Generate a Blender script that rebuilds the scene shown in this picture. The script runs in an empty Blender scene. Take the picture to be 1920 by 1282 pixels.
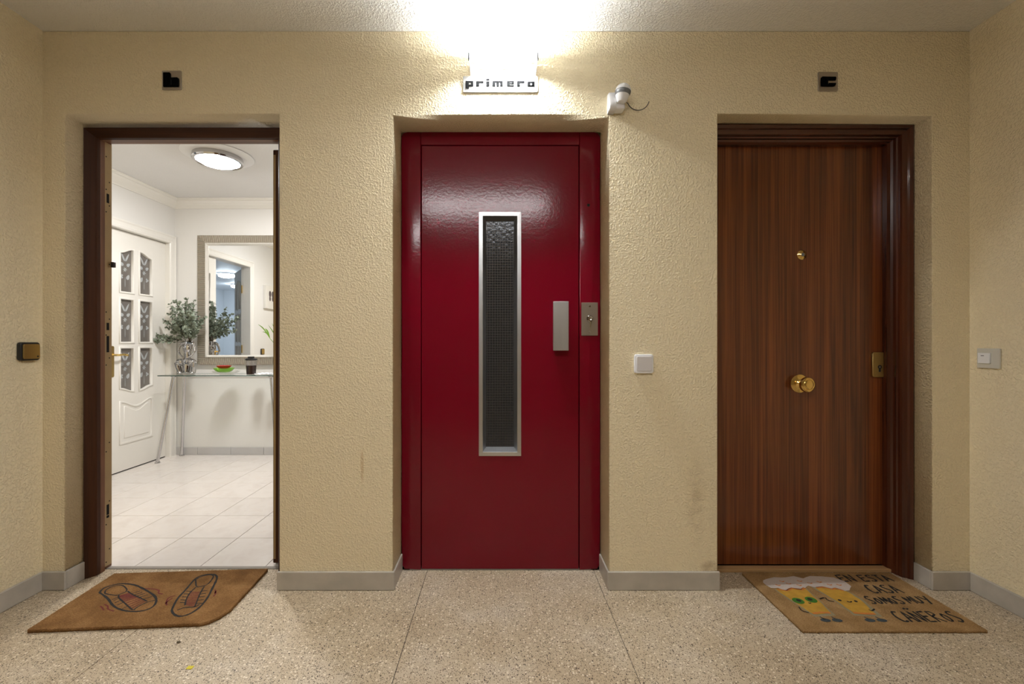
import bpy, bmesh, math, random
from mathutils import Matrix, Vector
random.seed(7)
scene = bpy.context.scene
C = bpy.context.collection
# ------------------------------------------------------------------ camera
F = 830.0                                   # focal length in pixels of the 1920 px wide frame
cam_d = bpy.data.cameras.new('camera'); cam = bpy.data.objects.new('camera', cam_d); C.objects.link(cam)
CAMZ = 1.109
cam.location = (0, 0, CAMZ); cam.rotation_euler = (math.pi/2, 0, 0)
cam_d.sensor_width = 36; cam_d.lens = 36*F/1920; cam_d.shift_x = 25/1920
cam_d.clip_start = 0.02
scene.camera = cam
# ------------------------------------------------------------------ world, exposure
w = bpy.data.worlds.new('world'); scene.world = w; w.use_nodes = True
w.node_tree.nodes['Background'].inputs[0].default_value = (0.5, 0.5, 0.5, 1)
w.node_tree.nodes['Background'].inputs[1].default_value = 0.0
scene.view_settings.view_transform = 'Standard'; scene.view_settings.look = 'None'
scene.view_settings.gamma = 1; scene.view_settings.use_curve_mapping = False
scene.view_settings.exposure = 0.93
TUBE_E, HALL_E, FOYER_E, ROOM_E = 560.0, 13.5, 95.0, 38.0      # strengths of the four kinds of lamp

# measuring helpers: position in metres of something seen at pixel px / py at a known depth
def WX(px, Y): return (px-935)/F*Y
def WZ(py, Y): return CAMZ+(641-py)/F*Y

# ------------------------------------------------------------------ materials
def new_mat(name):
    m = bpy.data.materials.new(name); m.use_nodes = True
    nt = m.node_tree; nt.nodes.clear()
    return m, nt
def nd(nt, t, ins=None, **props):
    n = nt.nodes.new(t)
    for k, v in props.items(): setattr(n, k, v)
    for k, v in (ins or {}).items():
        s = n.inputs[k]
        if isinstance(v, bpy.types.NodeSocket): nt.links.new(v, s)
        else: s.default_value = v
    return n
def col(c): return (c[0], c[1], c[2], 1)
def srgb(r, g, b):
    f = lambda v: (v/255/12.92 if v/255 <= 0.04045 else ((v/255+0.055)/1.055)**2.4)
    return (f(r), f(g), f(b))
def coords(nt, scale=(1, 1, 1), rot=(0, 0, 0)):
    tc = nd(nt, 'ShaderNodeTexCoord')
    return nd(nt, 'ShaderNodeMapping', {'Vector': tc.outputs['Object'], 'Scale': scale, 'Rotation': rot}).outputs[0]
def ramp(nt, fac, stops):
    r = nd(nt, 'ShaderNodeValToRGB', {'Fac': fac})
    e = r.color_ramp.elements
    while len(e) > 1: e.remove(e[0])
    e[0].position = stops[0][0]; e[0].color = col(stops[0][1])
    for p, c in stops[1:]:
        q = e.new(p); q.color = col(c)
    return r.outputs[0]
def mix(nt, fac, a, b, mode='MIX'):
    m = nd(nt, 'ShaderNodeMix', data_type='RGBA', blend_type=mode)
    for i, v in ((0, fac), (6, a), (7, b)):
        if isinstance(v, bpy.types.NodeSocket): nt.links.new(v, m.inputs[i])
        else: m.inputs[i].default_value = v if i == 0 else col(v)
    return m.outputs[2]
def mth(nt, op, a, b=0.0, clamp=False):
    n = nd(nt, 'ShaderNodeMath', operation=op, use_clamp=clamp)
    for i, v in enumerate((a, b)):
        if isinstance(v, bpy.types.NodeSocket): nt.links.new(v, n.inputs[i])
        else: n.inputs[i].default_value = v
    return n.outputs[0]
def finish(m, nt, base, rough=0.5, metal=0.0, spec=0.5, bump=None, bstr=0.5, bdist=0.002, coat=0.0, extra=None):
    ins = {'Base Color': base if isinstance(base, bpy.types.NodeSocket) else col(base), 'Roughness': rough, 'Metallic': metal,
           'Specular IOR Level': spec, 'Coat Weight': coat, 'Coat Roughness': 0.08}
    if extra: ins.update(extra)
    p = nd(nt, 'ShaderNodeBsdfPrincipled', ins)
    if bump is not None:
        b = nd(nt, 'ShaderNodeBump', {'Height': bump, 'Strength': bstr, 'Distance': bdist})
        nt.links.new(b.outputs[0], p.inputs['Normal'])
    o = nd(nt, 'ShaderNodeOutputMaterial', {'Surface': p.outputs[0]})
    return m
def plain(name, c, rough=0.5, metal=0.0, spec=0.5, var=0.0, scale=20, bump=0.0, bscale=80, bdist=0.002, coat=0.0):
    m, nt = new_mat(name); v = coords(nt)
    base = c
    if var:
        n = nd(nt, 'ShaderNodeTexNoise', {'Vector': v, 'Scale': scale, 'Detail': 4})
        base = mix(nt, n.outputs[0], [x*(1-var) for x in c], [min(1, x*(1+var)) for x in c])
    h = None
    if bump:
        h = nd(nt, 'ShaderNodeTexNoise', {'Vector': v, 'Scale': bscale, 'Detail': 3}).outputs[0]
    return finish(m, nt, base, rough, metal, spec, h, bump, bdist, coat)
def gotele(name, c, strength, stains=False, scale=120, dist=0.0045, var=0.05):
    m, nt = new_mat(name); v = coords(nt)
    n1 = nd(nt, 'ShaderNodeTexNoise', {'Vector': v, 'Scale': scale, 'Detail': 2, 'Roughness': 0.5, 'Distortion': 0.4})
    n2 = nd(nt, 'ShaderNodeTexNoise', {'Vector': v, 'Scale': scale*0.42, 'Detail': 1})
    h = nd(nt, 'ShaderNodeMapRange', {'Value': n1.outputs[0], 'From Min': 0.42, 'From Max': 0.68}, interpolation_type='SMOOTHSTEP').outputs[0]
    h = mth(nt, 'ADD', h, mth(nt, 'MULTIPLY', n2.outputs[0], 0.25))
    big = nd(nt, 'ShaderNodeTexNoise', {'Vector': v, 'Scale': 1.7, 'Detail': 4})
    base = mix(nt, big.outputs[0], [x*(1-var) for x in c], [min(1, x*(1+var)) for x in c])
    if stains:
        tc = nd(nt, 'ShaderNodeTexCoord'); sx = nd(nt, 'ShaderNodeSeparateXYZ', {'Vector': tc.outputs['Object']})
        sn = nd(nt, 'ShaderNodeTexNoise', {'Vector': v, 'Scale': 34, 'Detail': 5}).outputs[0]
        def blot(x, z, wx, wz):
            a = mth(nt, 'POWER', mth(nt, 'DIVIDE', mth(nt, 'SUBTRACT', sx.outputs[0], x), wx), 2)
            b = mth(nt, 'POWER', mth(nt, 'DIVIDE', mth(nt, 'SUBTRACT', sx.outputs[2], z), wz), 2)
            return mth(nt, 'SUBTRACT', 1.0, mth(nt, 'ADD', a, b), True)
        s1 = mth(nt, 'MULTIPLY', blot(-0.612, 0.55, 0.009, 0.085), mth(nt, 'MULTIPLY', sn, 1.0))
        base = mix(nt, s1, base, (0.50, 0.27, 0.06))
        s2 = mth(nt, 'MULTIPLY', blot(0.885, 0.40, 0.05, 0.23), mth(nt, 'MULTIPLY', mth(nt, 'SUBTRACT', sn, 0.32, True), 0.85))
        base = mix(nt, s2, base, (0.33, 0.20, 0.08))
        s3 = mth(nt, 'MULTIPLY', blot(0.95, 0.10, 0.05, 0.035), mth(nt, 'MULTIPLY', sn, 0.9))
        base = mix(nt, s3, base, (0.33, 0.20, 0.08))
    return finish(m, nt, base, 0.48, 0, 0.45, h, strength, dist)
def terrazzo():
    m, nt = new_mat('terrazzo'); v = coords(nt)
    tc = nd(nt, 'ShaderNodeTexCoord'); 
    geo = nd(nt, 'ShaderNodeNewGeometry')
    v = geo.outputs['Position']
    big = nd(nt, 'ShaderNodeTexNoise', {'Vector': v, 'Scale': 2.6, 'Detail': 5, 'Roughness': 0.6})
    base = ramp(nt, big.outputs[0], [(0.3, srgb(180, 161, 134)), (0.5, srgb(194, 177, 151)), (0.7, srgb(206, 192, 172))])
    for sc, thr, rad, c in ((150, 0.62, 0.30, srgb(104, 84, 62)), (210, 0.64, 0.36, srgb(66, 54, 44)), (110, 0.86, 0.30, srgb(58, 46, 38)), (95, 0.72, 0.36, srgb(228, 216, 196)), (320, 0.6, 0.34, srgb(120, 98, 74))):
        vo = nd(nt, 'ShaderNodeTexVoronoi', {'Vector': v, 'Scale': sc, 'Randomness': 1.0})
        sep = nd(nt, 'ShaderNodeSeparateColor', {'Color': vo.outputs['Color']})
        a = mth(nt, 'GREATER_THAN', sep.outputs[0], thr)
        b = mth(nt, 'LESS_THAN', vo.outputs['Distance'], rad)
        base = mix(nt, mth(nt, 'MULTIPLY', mth(nt, 'MULTIPLY', a, b), 0.95), base, c)
    worn = nd(nt, 'ShaderNodeTexNoise', {'Vector': v, 'Scale': 5, 'Detail': 6})
    rg = nd(nt, 'ShaderNodeMapRange', {'Value': worn.outputs[0], 'To Min': 0.28, 'To Max': 0.55}).outputs[0]
    return finish(m, nt, base, rg, 0, 0.4)
def marble_tile():
    m, nt = new_mat('polished_floor_tile'); v = coords(nt)
    oi = nd(nt, 'ShaderNodeObjectInfo')
    off = nd(nt, 'ShaderNodeVectorMath', {0: v, 1: oi.outputs['Location']}, operation='ADD').outputs[0]
    n = nd(nt, 'ShaderNodeTexNoise', {'Vector': off, 'Scale': 9, 'Detail': 6, 'Roughness': 0.6, 'Distortion': 0.6})
    base = ramp(nt, n.outputs[0], [(0.3, srgb(230, 221, 214)), (0.55, srgb(238, 231, 225)), (0.75, srgb(234, 224, 216))])
    r = mth(nt, 'ADD', mth(nt, 'MULTIPLY', oi.outputs['Random'], 0.06), 0.94)
    hs = nd(nt, 'ShaderNodeHueSaturation', {'Color': base, 'Value': r})
    return finish(m, nt, hs.outputs[0], 0.13, 0, 0.5)
def wood(name, dark, light, sx, sz, rough=0.3, streak=0.5, coat=0.0, horiz=False, spec=0.5):
    m, nt = new_mat(name)
    v = coords(nt, (sz, sx, sx) if horiz else (sx, sx, sz))
    n1 = nd(nt, 'ShaderNodeTexNoise', {'Vector': v, 'Scale': 1.0, 'Detail': 5, 'Roughness': 0.62, 'Distortion': 0.6})
    v2 = coords(nt, (sz*2.5, sx*6, sx*6) if horiz else (sx*6, sx*6, sz*2.5))
    n2 = nd(nt, 'ShaderNodeTexNoise', {'Vector': v2, 'Scale': 1.0, 'Detail': 2})
    f = mth(nt, 'ADD', mth(nt, 'MULTIPLY', n1.outputs[0], 1-streak*0.5), mth(nt, 'MULTIPLY', n2.outputs[0], streak*0.5))
    base = ramp(nt, f, [(0.34, dark), (0.50, [(a+b)/2 for a, b in zip(dark, light)]), (0.62, light)])
    return finish(m, nt, base, rough, 0, spec, n2.outputs[0], 0.08, 0.001, coat)
def brushed(name, c, rough, axis=2, amt=0.12):
    m, nt = new_mat(name)
    s = [260, 260, 260]; s[axis] = 4
    n = nd(nt, 'ShaderNodeTexNoise', {'Vector': coords(nt, s), 'Scale': 1, 'Detail': 2})
    r = nd(nt, 'ShaderNodeMapRange', {'Value': n.outputs[0], 'To Min': max(0.02, rough-amt), 'To Max': rough+amt}).outputs[0]
    return finish(m, nt, c, r, 1.0)
def glassy(name, tint, transp=0.85, rough=0.02, gtint=(1, 1, 1), grid=None):
    m, nt = new_mat(name)
    lw = nd(nt, 'ShaderNodeLayerWeight', {'Blend': 0.5})
    frs = mth(nt, 'ADD', mth(nt, 'MULTIPLY', mth(nt, 'POWER', lw.outputs['Facing'], 5.0), 0.9), 0.045)
    t = nd(nt, 'ShaderNodeBsdfTransparent', {'Color': col(tint)})
    d = nd(nt, 'ShaderNodeBsdfDiffuse', {'Color': col(tint)})
    g = nd(nt, 'ShaderNodeBsdfGlossy', {'Color': col(gtint), 'Roughness': rough})
    if grid:
        nz = nd(nt, 'ShaderNodeTexNoise', {'Vector': coords(nt), 'Scale': grid, 'Detail': 2})
        b = nd(nt, 'ShaderNodeBump', {'Height': nz.outputs[0], 'Strength': 0.5, 'Distance': 0.002})
        nt.links.new(b.outputs[0], g.inputs['Normal'])
    s1 = nd(nt, 'ShaderNodeMixShader', {'Fac': transp, 1: d.outputs[0], 2: t.outputs[0]})
    s2 = nd(nt, 'ShaderNodeMixShader', {'Fac': frs, 1: s1.outputs[0], 2: g.outputs[0]})
    nd(nt, 'ShaderNodeOutputMaterial', {'Surface': s2.outputs[0]})
    return m
def emit(name, c, e):
    m, nt = new_mat(name)
    n = nd(nt, 'ShaderNodeEmission', {'Color': col(c), 'Strength': e})
    nd(nt, 'ShaderNodeOutputMaterial', {'Surface': n.outputs[0]})
    return m
def frosted(name, c):
    m, nt = new_mat(name)
    t = nd(nt, 'ShaderNodeBsdfTranslucent', {'Color': col(c)})
    d = nd(nt, 'ShaderNodeBsdfDiffuse', {'Color': col(c)})
    s = nd(nt, 'ShaderNodeMixShader', {'Fac': 0.55, 1: d.outputs[0], 2: t.outputs[0]})
    nd(nt, 'ShaderNodeOutputMaterial', {'Surface': s.outputs[0]})
    return m
def ribbed(name, axis):
    m, nt = new_mat(name)
    wv = nd(nt, 'ShaderNodeTexWave', {'Vector': coords(nt), 'Scale': 27.0}, bands_direction='XYZ'[axis], wave_profile='SIN')
    base = mix(nt, wv.outputs[1], srgb(104, 92, 76), srgb(214, 205, 188))
    return finish(m, nt, base, 0.35, 0.55, 0.5, wv.outputs[1], 0.8, 0.004)
def coir(name, a, b):
    m, nt = new_mat(name)
    n1 = nd(nt, 'ShaderNodeTexNoise', {'Vector': coords(nt, (1, 1, 1)), 'Scale': 9, 'Detail': 5, 'Roughness': 0.6})
    n2 = nd(nt, 'ShaderNodeTexNoise', {'Vector': coords(nt, (160, 420, 300)), 'Scale': 1, 'Detail': 3})
    f = mth(nt, 'ADD', mth(nt, 'MULTIPLY', n1.outputs[0], 0.5), mth(nt, 'MULTIPLY', n2.outputs[0], 0.5))
    base = ramp(nt, f, [(0.32, [x*0.6 for x in a]), (0.48, a), (0.64, b)])
    return finish(m, nt, base, 0.95, 0, 0.1, n2.outputs[0], 0.9, 0.004)

CREAM = srgb(239, 224, 189)
M = {}
M['wall'] = gotele('cream_stippled_plaster', CREAM, 0.62, stains=True)
M['wall_side'] = gotele('cream_stippled_plaster_side', CREAM, 0.62)
M['ceil'] = gotele('white_stippled_ceiling', srgb(238, 236, 231), 0.5)
M['fwall'] = plain('white_wall_paint', srgb(232, 230, 226), 0.6, var=0.015, scale=3, bump=0.15, bscale=60)
M['fceil'] = gotele('white_apartment_ceiling', srgb(232, 231, 230), 0.3)
M['far'] = plain('pale_blue_white_paint', srgb(224, 229, 234), 0.6, var=0.03, scale=4)
M['terrazzo'] = terrazzo()
M['grout'] = plain('dark_joint', srgb(74, 64, 54), 0.9, var=0.1)
M['tile'] = marble_tile()
M['fgrout'] = plain('grey_tile_joint', srgb(112, 104, 98), 0.9, var=0.05)
M['skirt'] = plain('grey_marble_skirting', srgb(182, 175, 164), 0.4, var=0.22, scale=14, bump=0.05)
M['fskirt'] = plain('pale_grey_tile_skirting', srgb(196, 194, 193), 0.3, var=0.06, scale=9)
M['red'] = plain('glossy_red_enamel', (0.165, 0.0006, 0.010), 0.15, spec=0.36, bump=0.22, bscale=75, bdist=0.0016, var=0.05, scale=3)
M['black'] = plain('black_plastic', (0.012, 0.012, 0.012), 0.45, var=0.1)
M['letter'] = plain('matt_black_lettering', (0.004, 0.004, 0.004), 1.0, spec=0.0, var=0.1)
M['gap'] = plain('black_void', (0.004, 0.003, 0.003), 0.9, var=0.1)
M['alu'] = brushed('anodised_aluminium', srgb(205, 205, 206), 0.36)
M['steel'] = brushed('brushed_steel_plate', srgb(186, 178, 168), 0.34)
M['chrome'] = brushed('polished_chrome', (0.50, 0.49, 0.49), 0.06, amt=0.03)
M['leg'] = brushed('satin_chrome_tube', (0.62, 0.62, 0.64), 0.2, amt=0.05)
M['brass'] = brushed('polished_brass', (0.83, 0.58, 0.20), 0.12, amt=0.05)
M['gold'] = brushed('satin_gold_metal', (0.48, 0.34, 0.13), 0.42)
M['brass_strip'] = plain('worn_brass_strip', srgb(178, 152, 108), 0.4, metal=0.25, var=0.15, scale=14)
M['mahog'] = wood('mahogany_veneer', srgb(68, 31, 14), srgb(132, 70, 33), 22, 0.55, 0.22, 0.7, coat=0.25)
M['frame_c'] = wood('dark_varnished_moulding', srgb(56, 24, 14), srgb(92, 44, 24), 14, 0.8, 0.24, 0.5, coat=0.2)
M['frame_c_h'] = wood('dark_varnished_head_moulding', srgb(56, 24, 14), srgb(92, 44, 24), 14, 0.8, 0.24, 0.5, coat=0.2, horiz=True)
M['casing_b'] = wood('dark_brown_casing', srgb(50, 27, 14), srgb(78, 44, 22), 16, 1.0, 0.55, 0.5, spec=0.25)
M['jamb_b'] = wood('reddish_brown_jamb', srgb(98, 62, 38), srgb(136, 90, 58), 16, 1.0, 0.36, 0.5)
M['casing_bh'] = wood('dark_brown_casing_head', srgb(50, 27, 14), srgb(78, 44, 22), 16, 1.0, 0.55, 0.5, spec=0.25, horiz=True)
M['jamb_bh'] = wood('reddish_brown_jamb_head', srgb(98, 62, 38), srgb(136, 90, 58), 16, 1.0, 0.36, 0.5, horiz=True)
M['pine'] = wood('pale_threshold_wood', srgb(164, 126, 84), srgb(192, 156, 110), 10, 0.8, 0.5, 0.4, horiz=True)
M['doorwhite'] = plain('white_lacquer', srgb(236, 233, 226), 0.3, var=0.01)
M['plastic'] = plain('white_plastic', srgb(232, 232, 234), 0.35, var=0.01)
M['plastic_grey'] = plain('pale_grey_plastic', srgb(206, 202, 190), 0.4, var=0.02)
M['rocker'] = plain('rocker_white_plastic', srgb(214, 210, 210), 0.35, var=0.01)
M['lens'] = plain('grey_sensor_lens', srgb(120, 122, 126), 0.25, var=0.2, scale=60)
M['coir1'] = coir('brown_coir', srgb(130, 94, 56), srgb(160, 122, 80))
M['coir2'] = coir('tan_coir', srgb(158, 124, 82), srgb(190, 156, 110))
M['ink'] = plain('black_mat_print', srgb(34, 32, 30), 0.95, var=0.3, scale=200)
M['maroon'] = plain('maroon_mat_print', srgb(104, 38, 32), 0.95, var=0.3, scale=160)
M['foam'] = plain('white_foam_print', srgb(196, 182, 172), 0.95, var=0.12, scale=90)
M['beer'] = plain('amber_print', srgb(190, 146, 52), 0.95, var=0.35, scale=40)
M['orange'] = plain('orange_print', srgb(200, 122, 56), 0.95, var=0.2, scale=90)
M['green'] = plain('green_print', srgb(62, 116, 34), 0.95, var=0.2, scale=90)
M['teal'] = plain('grey_blue_print', srgb(146, 134, 104), 0.95, var=0.15, scale=90)
M['slate'] = plain('slate_print', srgb(62, 70, 74), 0.95, var=0.2, scale=90)
M['pane'] = glassy('smoked_door_glass', (0.50, 0.46, 0.42), 0.72, 0.03)
M['etch'] = plain('etched_glass', srgb(172, 176, 178), 0.7, var=0.05)
M['shelf_glass'] = glassy('table_glass', (0.97, 0.99, 0.98), 1.0, 0.01)
M['glass_edge'] = plain('green_glass_edge', srgb(70, 110, 96), 0.15, var=0.1)
M['clear'] = glassy('clear_glass', (0.93, 0.93, 0.93), 0.93, 0.02)
M['greenglass'] = glassy('lime_green_glass', (0.42, 0.72, 0.10), 0.55, 0.05)
M['redglass'] = glassy('red_glass', (0.70, 0.05, 0.06), 0.35, 0.05)
M['coffee'] = plain('dark_coffee', srgb(46, 30, 24), 0.2, var=0.1)
M['frostcup'] = glassy('frosted_cup', (0.86, 0.85, 0.84), 0.88, 0.2)
M['paper'] = plain('white_paper', srgb(238, 238, 242), 0.8, var=0.02)
M['leaf'] = plain('eucalyptus_leaf', srgb(130, 140, 122), 0.55, var=0.35, scale=30)
M['stem'] = plain('eucalyptus_stem', srgb(96, 84, 60), 0.7, var=0.2)
M['bamboo'] = plain('bamboo_leaf', srgb(126, 168, 62), 0.45, var=0.2)
M['mirror'] = finish(*new_mat('mirror_silver'), (0.92, 0.93, 0.93), 0.0, 1.0)
M['rib_x'] = ribbed('champagne_ribbed_frame', 0)
M['rib_z'] = ribbed('champagne_ribbed_frame_upright', 2)
M['champ'] = plain('champagne_lip', srgb(226, 222, 214), 0.25, metal=0.3, var=0.02)
M['wired'] = glassy('wired_dark_glass', (0.10, 0.10, 0.11), 0.7, 0.16, (0.7, 0.74, 0.8), grid=70)
M['wire'] = plain('wire_mesh', srgb(92, 86, 78), 0.4, metal=0.6, var=0.1)
M['tube'] = emit('cool_white_tube', (0.93, 0.97, 1.0), TUBE_E)
M['opal'] = frosted('opal_glass', (0.9, 0.91, 0.92))
M['foyer_lamp'] = emit('bright_white_diffuser', (1.0, 0.985, 0.97), FOYER_E)
M['unseen_hall_lamp'] = emit('unseen_luminaire_diffuser', (0.99, 0.98, 0.97), HALL_E)  # glow of the unseen landing lamp, added for overall brightness
M['room_lamp'] = emit('cold_white_lamp', (0.82, 0.92, 1.0), ROOM_E)
M['whitemetal'] = plain('white_metal', srgb(236, 236, 236), 0.35, var=0.01)
M['canvas'] = plain('cream_canvas', srgb(226, 222, 214), 0.8, var=0.06, scale=16)
M['butterfly'] = plain('grey_brown_print', srgb(96, 84, 84), 0.8, var=0.3, scale=40)
M['yellow'] = plain('yellow_scrap', srgb(214, 198, 40), 0.6, var=0.1)
M['concrete'] = plain('dusty_threshold_stone', srgb(150, 143, 134), 0.7, var=0.25, scale=14, bump=0.2)

# ------------------------------------------------------------------ geometry helpers
def box(bm, x0, x1, y0, y1, z0, z1, bev=0.0, seg=1):
    r = bmesh.ops.create_cube(bm, size=1.0, matrix=Matrix.Translation(((x0+x1)/2, (y0+y1)/2, (z0+z1)/2)) @ Matrix.Diagonal((x1-x0, y1-y0, z1-z0, 1)))
    if bev:
        es = list({e for v in r['verts'] for e in v.link_edges})
        bmesh.ops.bevel(bm, geom=es, offset=bev, segments=seg, profile=0.5, affect='EDGES')
    return bm
def B(*a, **k): return box(bmesh.new(), *a, **k)
def tube(bm, pts, rad, n=8, caps=True):
    pts = [Vector(p) for p in pts]; rings = []
    up = None
    for i, p in enumerate(pts):
        d = (pts[min(i+1, len(pts)-1)]-pts[max(i-1, 0)]).normalized()
        if up is None: up = Vector((0, 0, 1)) if abs(d.z) < 0.9 else Vector((1, 0, 0))
        a = d.cross(up).normalized(); b = a.cross(d).normalized(); up = b
        r = rad[i] if isinstance(rad, (list, tuple)) else rad
        rings.append([bm.verts.new(p+a*(r*math.cos(2*math.pi*k/n))+b*(r*math.sin(2*math.pi*k/n))) for k in range(n)])
    for i in range(len(rings)-1):
        for k in range(n):
            bm.faces.new((rings[i][k], rings[i][(k+1) % n], rings[i+1][(k+1) % n], rings[i+1][k]))
    if caps:
        bm.faces.new(rings[0][::-1]); bm.faces.new(rings[-1])
    return bm
def lathe(bm, prof, n=24, mat=Matrix.Identity(4)):
    rings = []
    for r, z in prof:
        if r < 1e-6: rings.append([bm.verts.new(mat @ Vector((0, 0, z)))])
        else: rings.append([bm.verts.new(mat @ Vector((r*math.cos(2*math.pi*k/n), r*math.sin(2*math.pi*k/n), z))) for k in range(n)])
    for a, b in zip(rings, rings[1:]):
        for k in range(n):
            f = [a[k % len(a)], a[(k+1) % n % len(a)], b[(k+1) % n % len(b)], b[k % len(b)]]
            u = []
            for q in f:
                if q not in u: u.append(q)
            if len(u) > 2: bm.faces.new(u)
    return bm
def ball(bm, c, r, sub=2, scale=(1, 1, 1)):
    bmesh.ops.create_icosphere(bm, subdivisions=sub, radius=r, matrix=Matrix.Translation(c) @ Matrix.Diagonal((*scale, 1)))
    return bm
def plate(outline, holes=(), thick=0.02, bevel=0.0, matrix=Matrix.Identity(4), res=0):
    cu = bpy.data.curves.new('tmp', 'CURVE'); cu.dimensions = '2D'; cu.fill_mode = 'BOTH'
    cu.extrude = max(thick/2-bevel, 0.00001); cu.bevel_depth = bevel; cu.bevel_resolution = res; cu.offset = -bevel
    def area2(pl): return sum(a[0]*b[1]-b[0]*a[1] for a, b in zip(pl, pl[1:]+pl[:1]))
    loops = [list(outline)]+[list(h) for h in holes]
    loops = [l if (area2(l) > 0) == (i == 0) else l[::-1] for i, l in enumerate(loops)]
    loops = [[p for k, p in enumerate(l) if math.dist(p, l[k-1]) > 1e-5] for l in loops]
    for pl in loops:
        s = cu.splines.new('POLY'); s.points.add(len(pl)-1); s.use_cyclic_u = True
        for p, q in zip(s.points, pl): p.co = (q[0], q[1], 0, 1)
    o = bpy.data.objects.new('tmp', cu); C.objects.link(o)
    dg = bpy.context.evaluated_depsgraph_get()
    me = bpy.data.meshes.new_from_object(o.evaluated_get(dg))
    bm = bmesh.new(); bm.from_mesh(me); bmesh.ops.remove_doubles(bm, verts=bm.verts, dist=1e-5)
    bmesh.ops.transform(bm, matrix=matrix, verts=bm.verts)
    bmesh.ops.recalc_face_normals(bm, faces=bm.faces)
    bpy.data.objects.remove(o); bpy.data.curves.remove(cu); bpy.data.meshes.remove(me)
    return bm
XZ = lambda y: Matrix(((1, 0, 0, 0), (0, 0, -1, y), (0, 1, 0, 0), (0, 0, 0, 1)))      # drawn (x, z), thickness along y
YZ = lambda x: Matrix(((0, 0, 1, x), (1, 0, 0, 0), (0, 1, 0, 0), (0, 0, 0, 1)))       # drawn (y, z), thickness along x
XY = lambda z: Matrix.Translation((0, 0, z))
def link(name, bm, mat, parent=None, smooth=False, at=None):
    me = bpy.data.meshes.new(name)
    if smooth:
        for f in bm.faces: f.smooth = True
    bm.to_mesh(me); bm.free()
    if smooth: me.set_sharp_from_angle(angle=math.radians(38))
    me.materials.append(M[mat] if isinstance(mat, str) else mat)
    o = bpy.data.objects.new(name, me); C.objects.link(o)
    if parent is not None:
        me.transform(WM[parent.name].inverted()); o.parent = parent
    elif at is not None:
        me.transform(Matrix.Translation(at).inverted()); o.location = at
        WM[o.name] = Matrix.Translation(at)
    else: WM[o.name] = Matrix.Identity(4)
    if parent is not None: WM[o.name] = WM[parent.name].copy()
    return o
WM = {}
def tag(o, label, cat=None, group=None, kind=None):
    o['label'] = label
    if cat: o['category'] = cat
    if group: o['group'] = group
    if kind: o['kind'] = kind
    return o
def thing(name, label, cat, loc, group=None, kind=None, rz=0.0):
    o = bpy.data.objects.new(name, None); C.objects.link(o); o.location = loc; o.rotation_euler = (0, 0, rz); o.empty_display_size = 0.05
    WM[o.name] = Matrix.Translation(loc) @ Matrix.Rotation(rz, 4, 'Z')
    return tag(o, label, cat, group, kind)
def struct(name, bm, mat, label, cat, smooth=False, at=None):
    return tag(link(name, bm, mat, smooth=smooth, at=at), label, cat, kind='structure')
def portal(x0, x1, z1, prof, matrix=Matrix.Identity(4), z0=0.0):
    """mitred door surround: three meshes (left upright, head, right upright); prof = closed list of (outward offset, depth)"""
    out = []
    for k in range(3):
        bm = bmesh.new(); ends = []
        for e in (k, k+1):
            ring = []
            for o, d in prof:
                p = [(x0-o, z0), (x0-o, z1+o), (x1+o, z1+o), (x1+o, z0)][e]
                ring.append(bm.verts.new(matrix @ Vector((p[0], d, p[1]))))
            ends.append(ring)
        n = len(prof)
        for i in range(n): bm.faces.new((ends[0][i], ends[0][(i+1) % n], ends[1][(i+1) % n], ends[1][i]))
        bm.faces.new(ends[0][::-1]); bm.faces.new(ends[1])
        bmesh.ops.recalc_face_normals(bm, faces=bm.faces)
        out.append(bm)
    return out
def scurve(x0, z0, x1, z1, n=8):
    return [(x0+(x1-x0)*t, z0+(z1-z0)*(t*t*(3-2*t))) for t in [i/n for i in range(n+1)]]
def rrect(x0, x1, z0, z1, r, n=4):
    pts = []
    for cx, cz, a in ((x1-r, z1-r, 0), (x0+r, z1-r, 90), (x0+r, z0+r, 180), (x1-r, z0+r, 270)):
        for i in range(n+1):
            t = math.radians(a+90*i/n); pts.append((cx+r*math.cos(t), cz+r*math.sin(t)))
    return pts

# ================================================================== THE SETTING
FW, BK = 1.985, 2.15                 # hall-side face of the front wall; face of the lift door in its recess
INY = 2.20                           # apartment-side face of that wall
HL, HR, HC, HB = -2.045, 2.112, 2.503, -4.6   # hall: left, right, ceiling, back
FL, FY, FRX, FC = -3.19, 4.36, -0.72, 2.503    # apartment hall: left wall, far wall, right wall, ceiling
LB = (-1.945, -0.984, 2.132)         # doorway b: left, right, head
EL = (-0.474, 0.495, 2.128)          # lift recess
RC = (0.982, 1.944, 2.130)           # doorway c

# front wall with its three recesses
out = [(FL-0.1, 0), (LB[0], 0), (LB[0], LB[2]), (LB[1], LB[2]), (LB[1], 0), (EL[0], 0), (EL[0], EL[2]), (EL[1], EL[2]), (EL[1], 0),
       (RC[0], 0), (RC[0], RC[2]+0.003), (RC[1], RC[2]-0.006), (RC[1], 0), (HR+0.1, 0), (HR+0.1, HC), (FL-0.1, HC)]
struct('wall_front', plate(out, thick=INY-FW, bevel=0.004, matrix=XZ((FW+INY)/2), res=1), 'wall', 'cream stippled plaster wall with three door recesses', 'wall')
struct('wall_left', B(HL-0.1, HL, HB, FW, 0, HC), 'wall_side', 'cream stippled wall carrying the black and gold bell push', 'wall')
struct('wall_right', B(HR, HR+0.1, HB, FW, 0, HC), 'wall_side', 'cream stippled wall carrying the square grey plate switch', 'wall')
struct('wall_back', B(HL, HR, HB-0.1, HB, 0, HC), 'wall_side', 'cream stippled wall at the far end of the landing', 'wall')
struct('ceiling', B(HL-0.1, HR+0.1, HB-0.1, FW+0.05, HC, HC+0.08), 'ceil', 'white stippled landing ceiling', 'ceiling')
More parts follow.
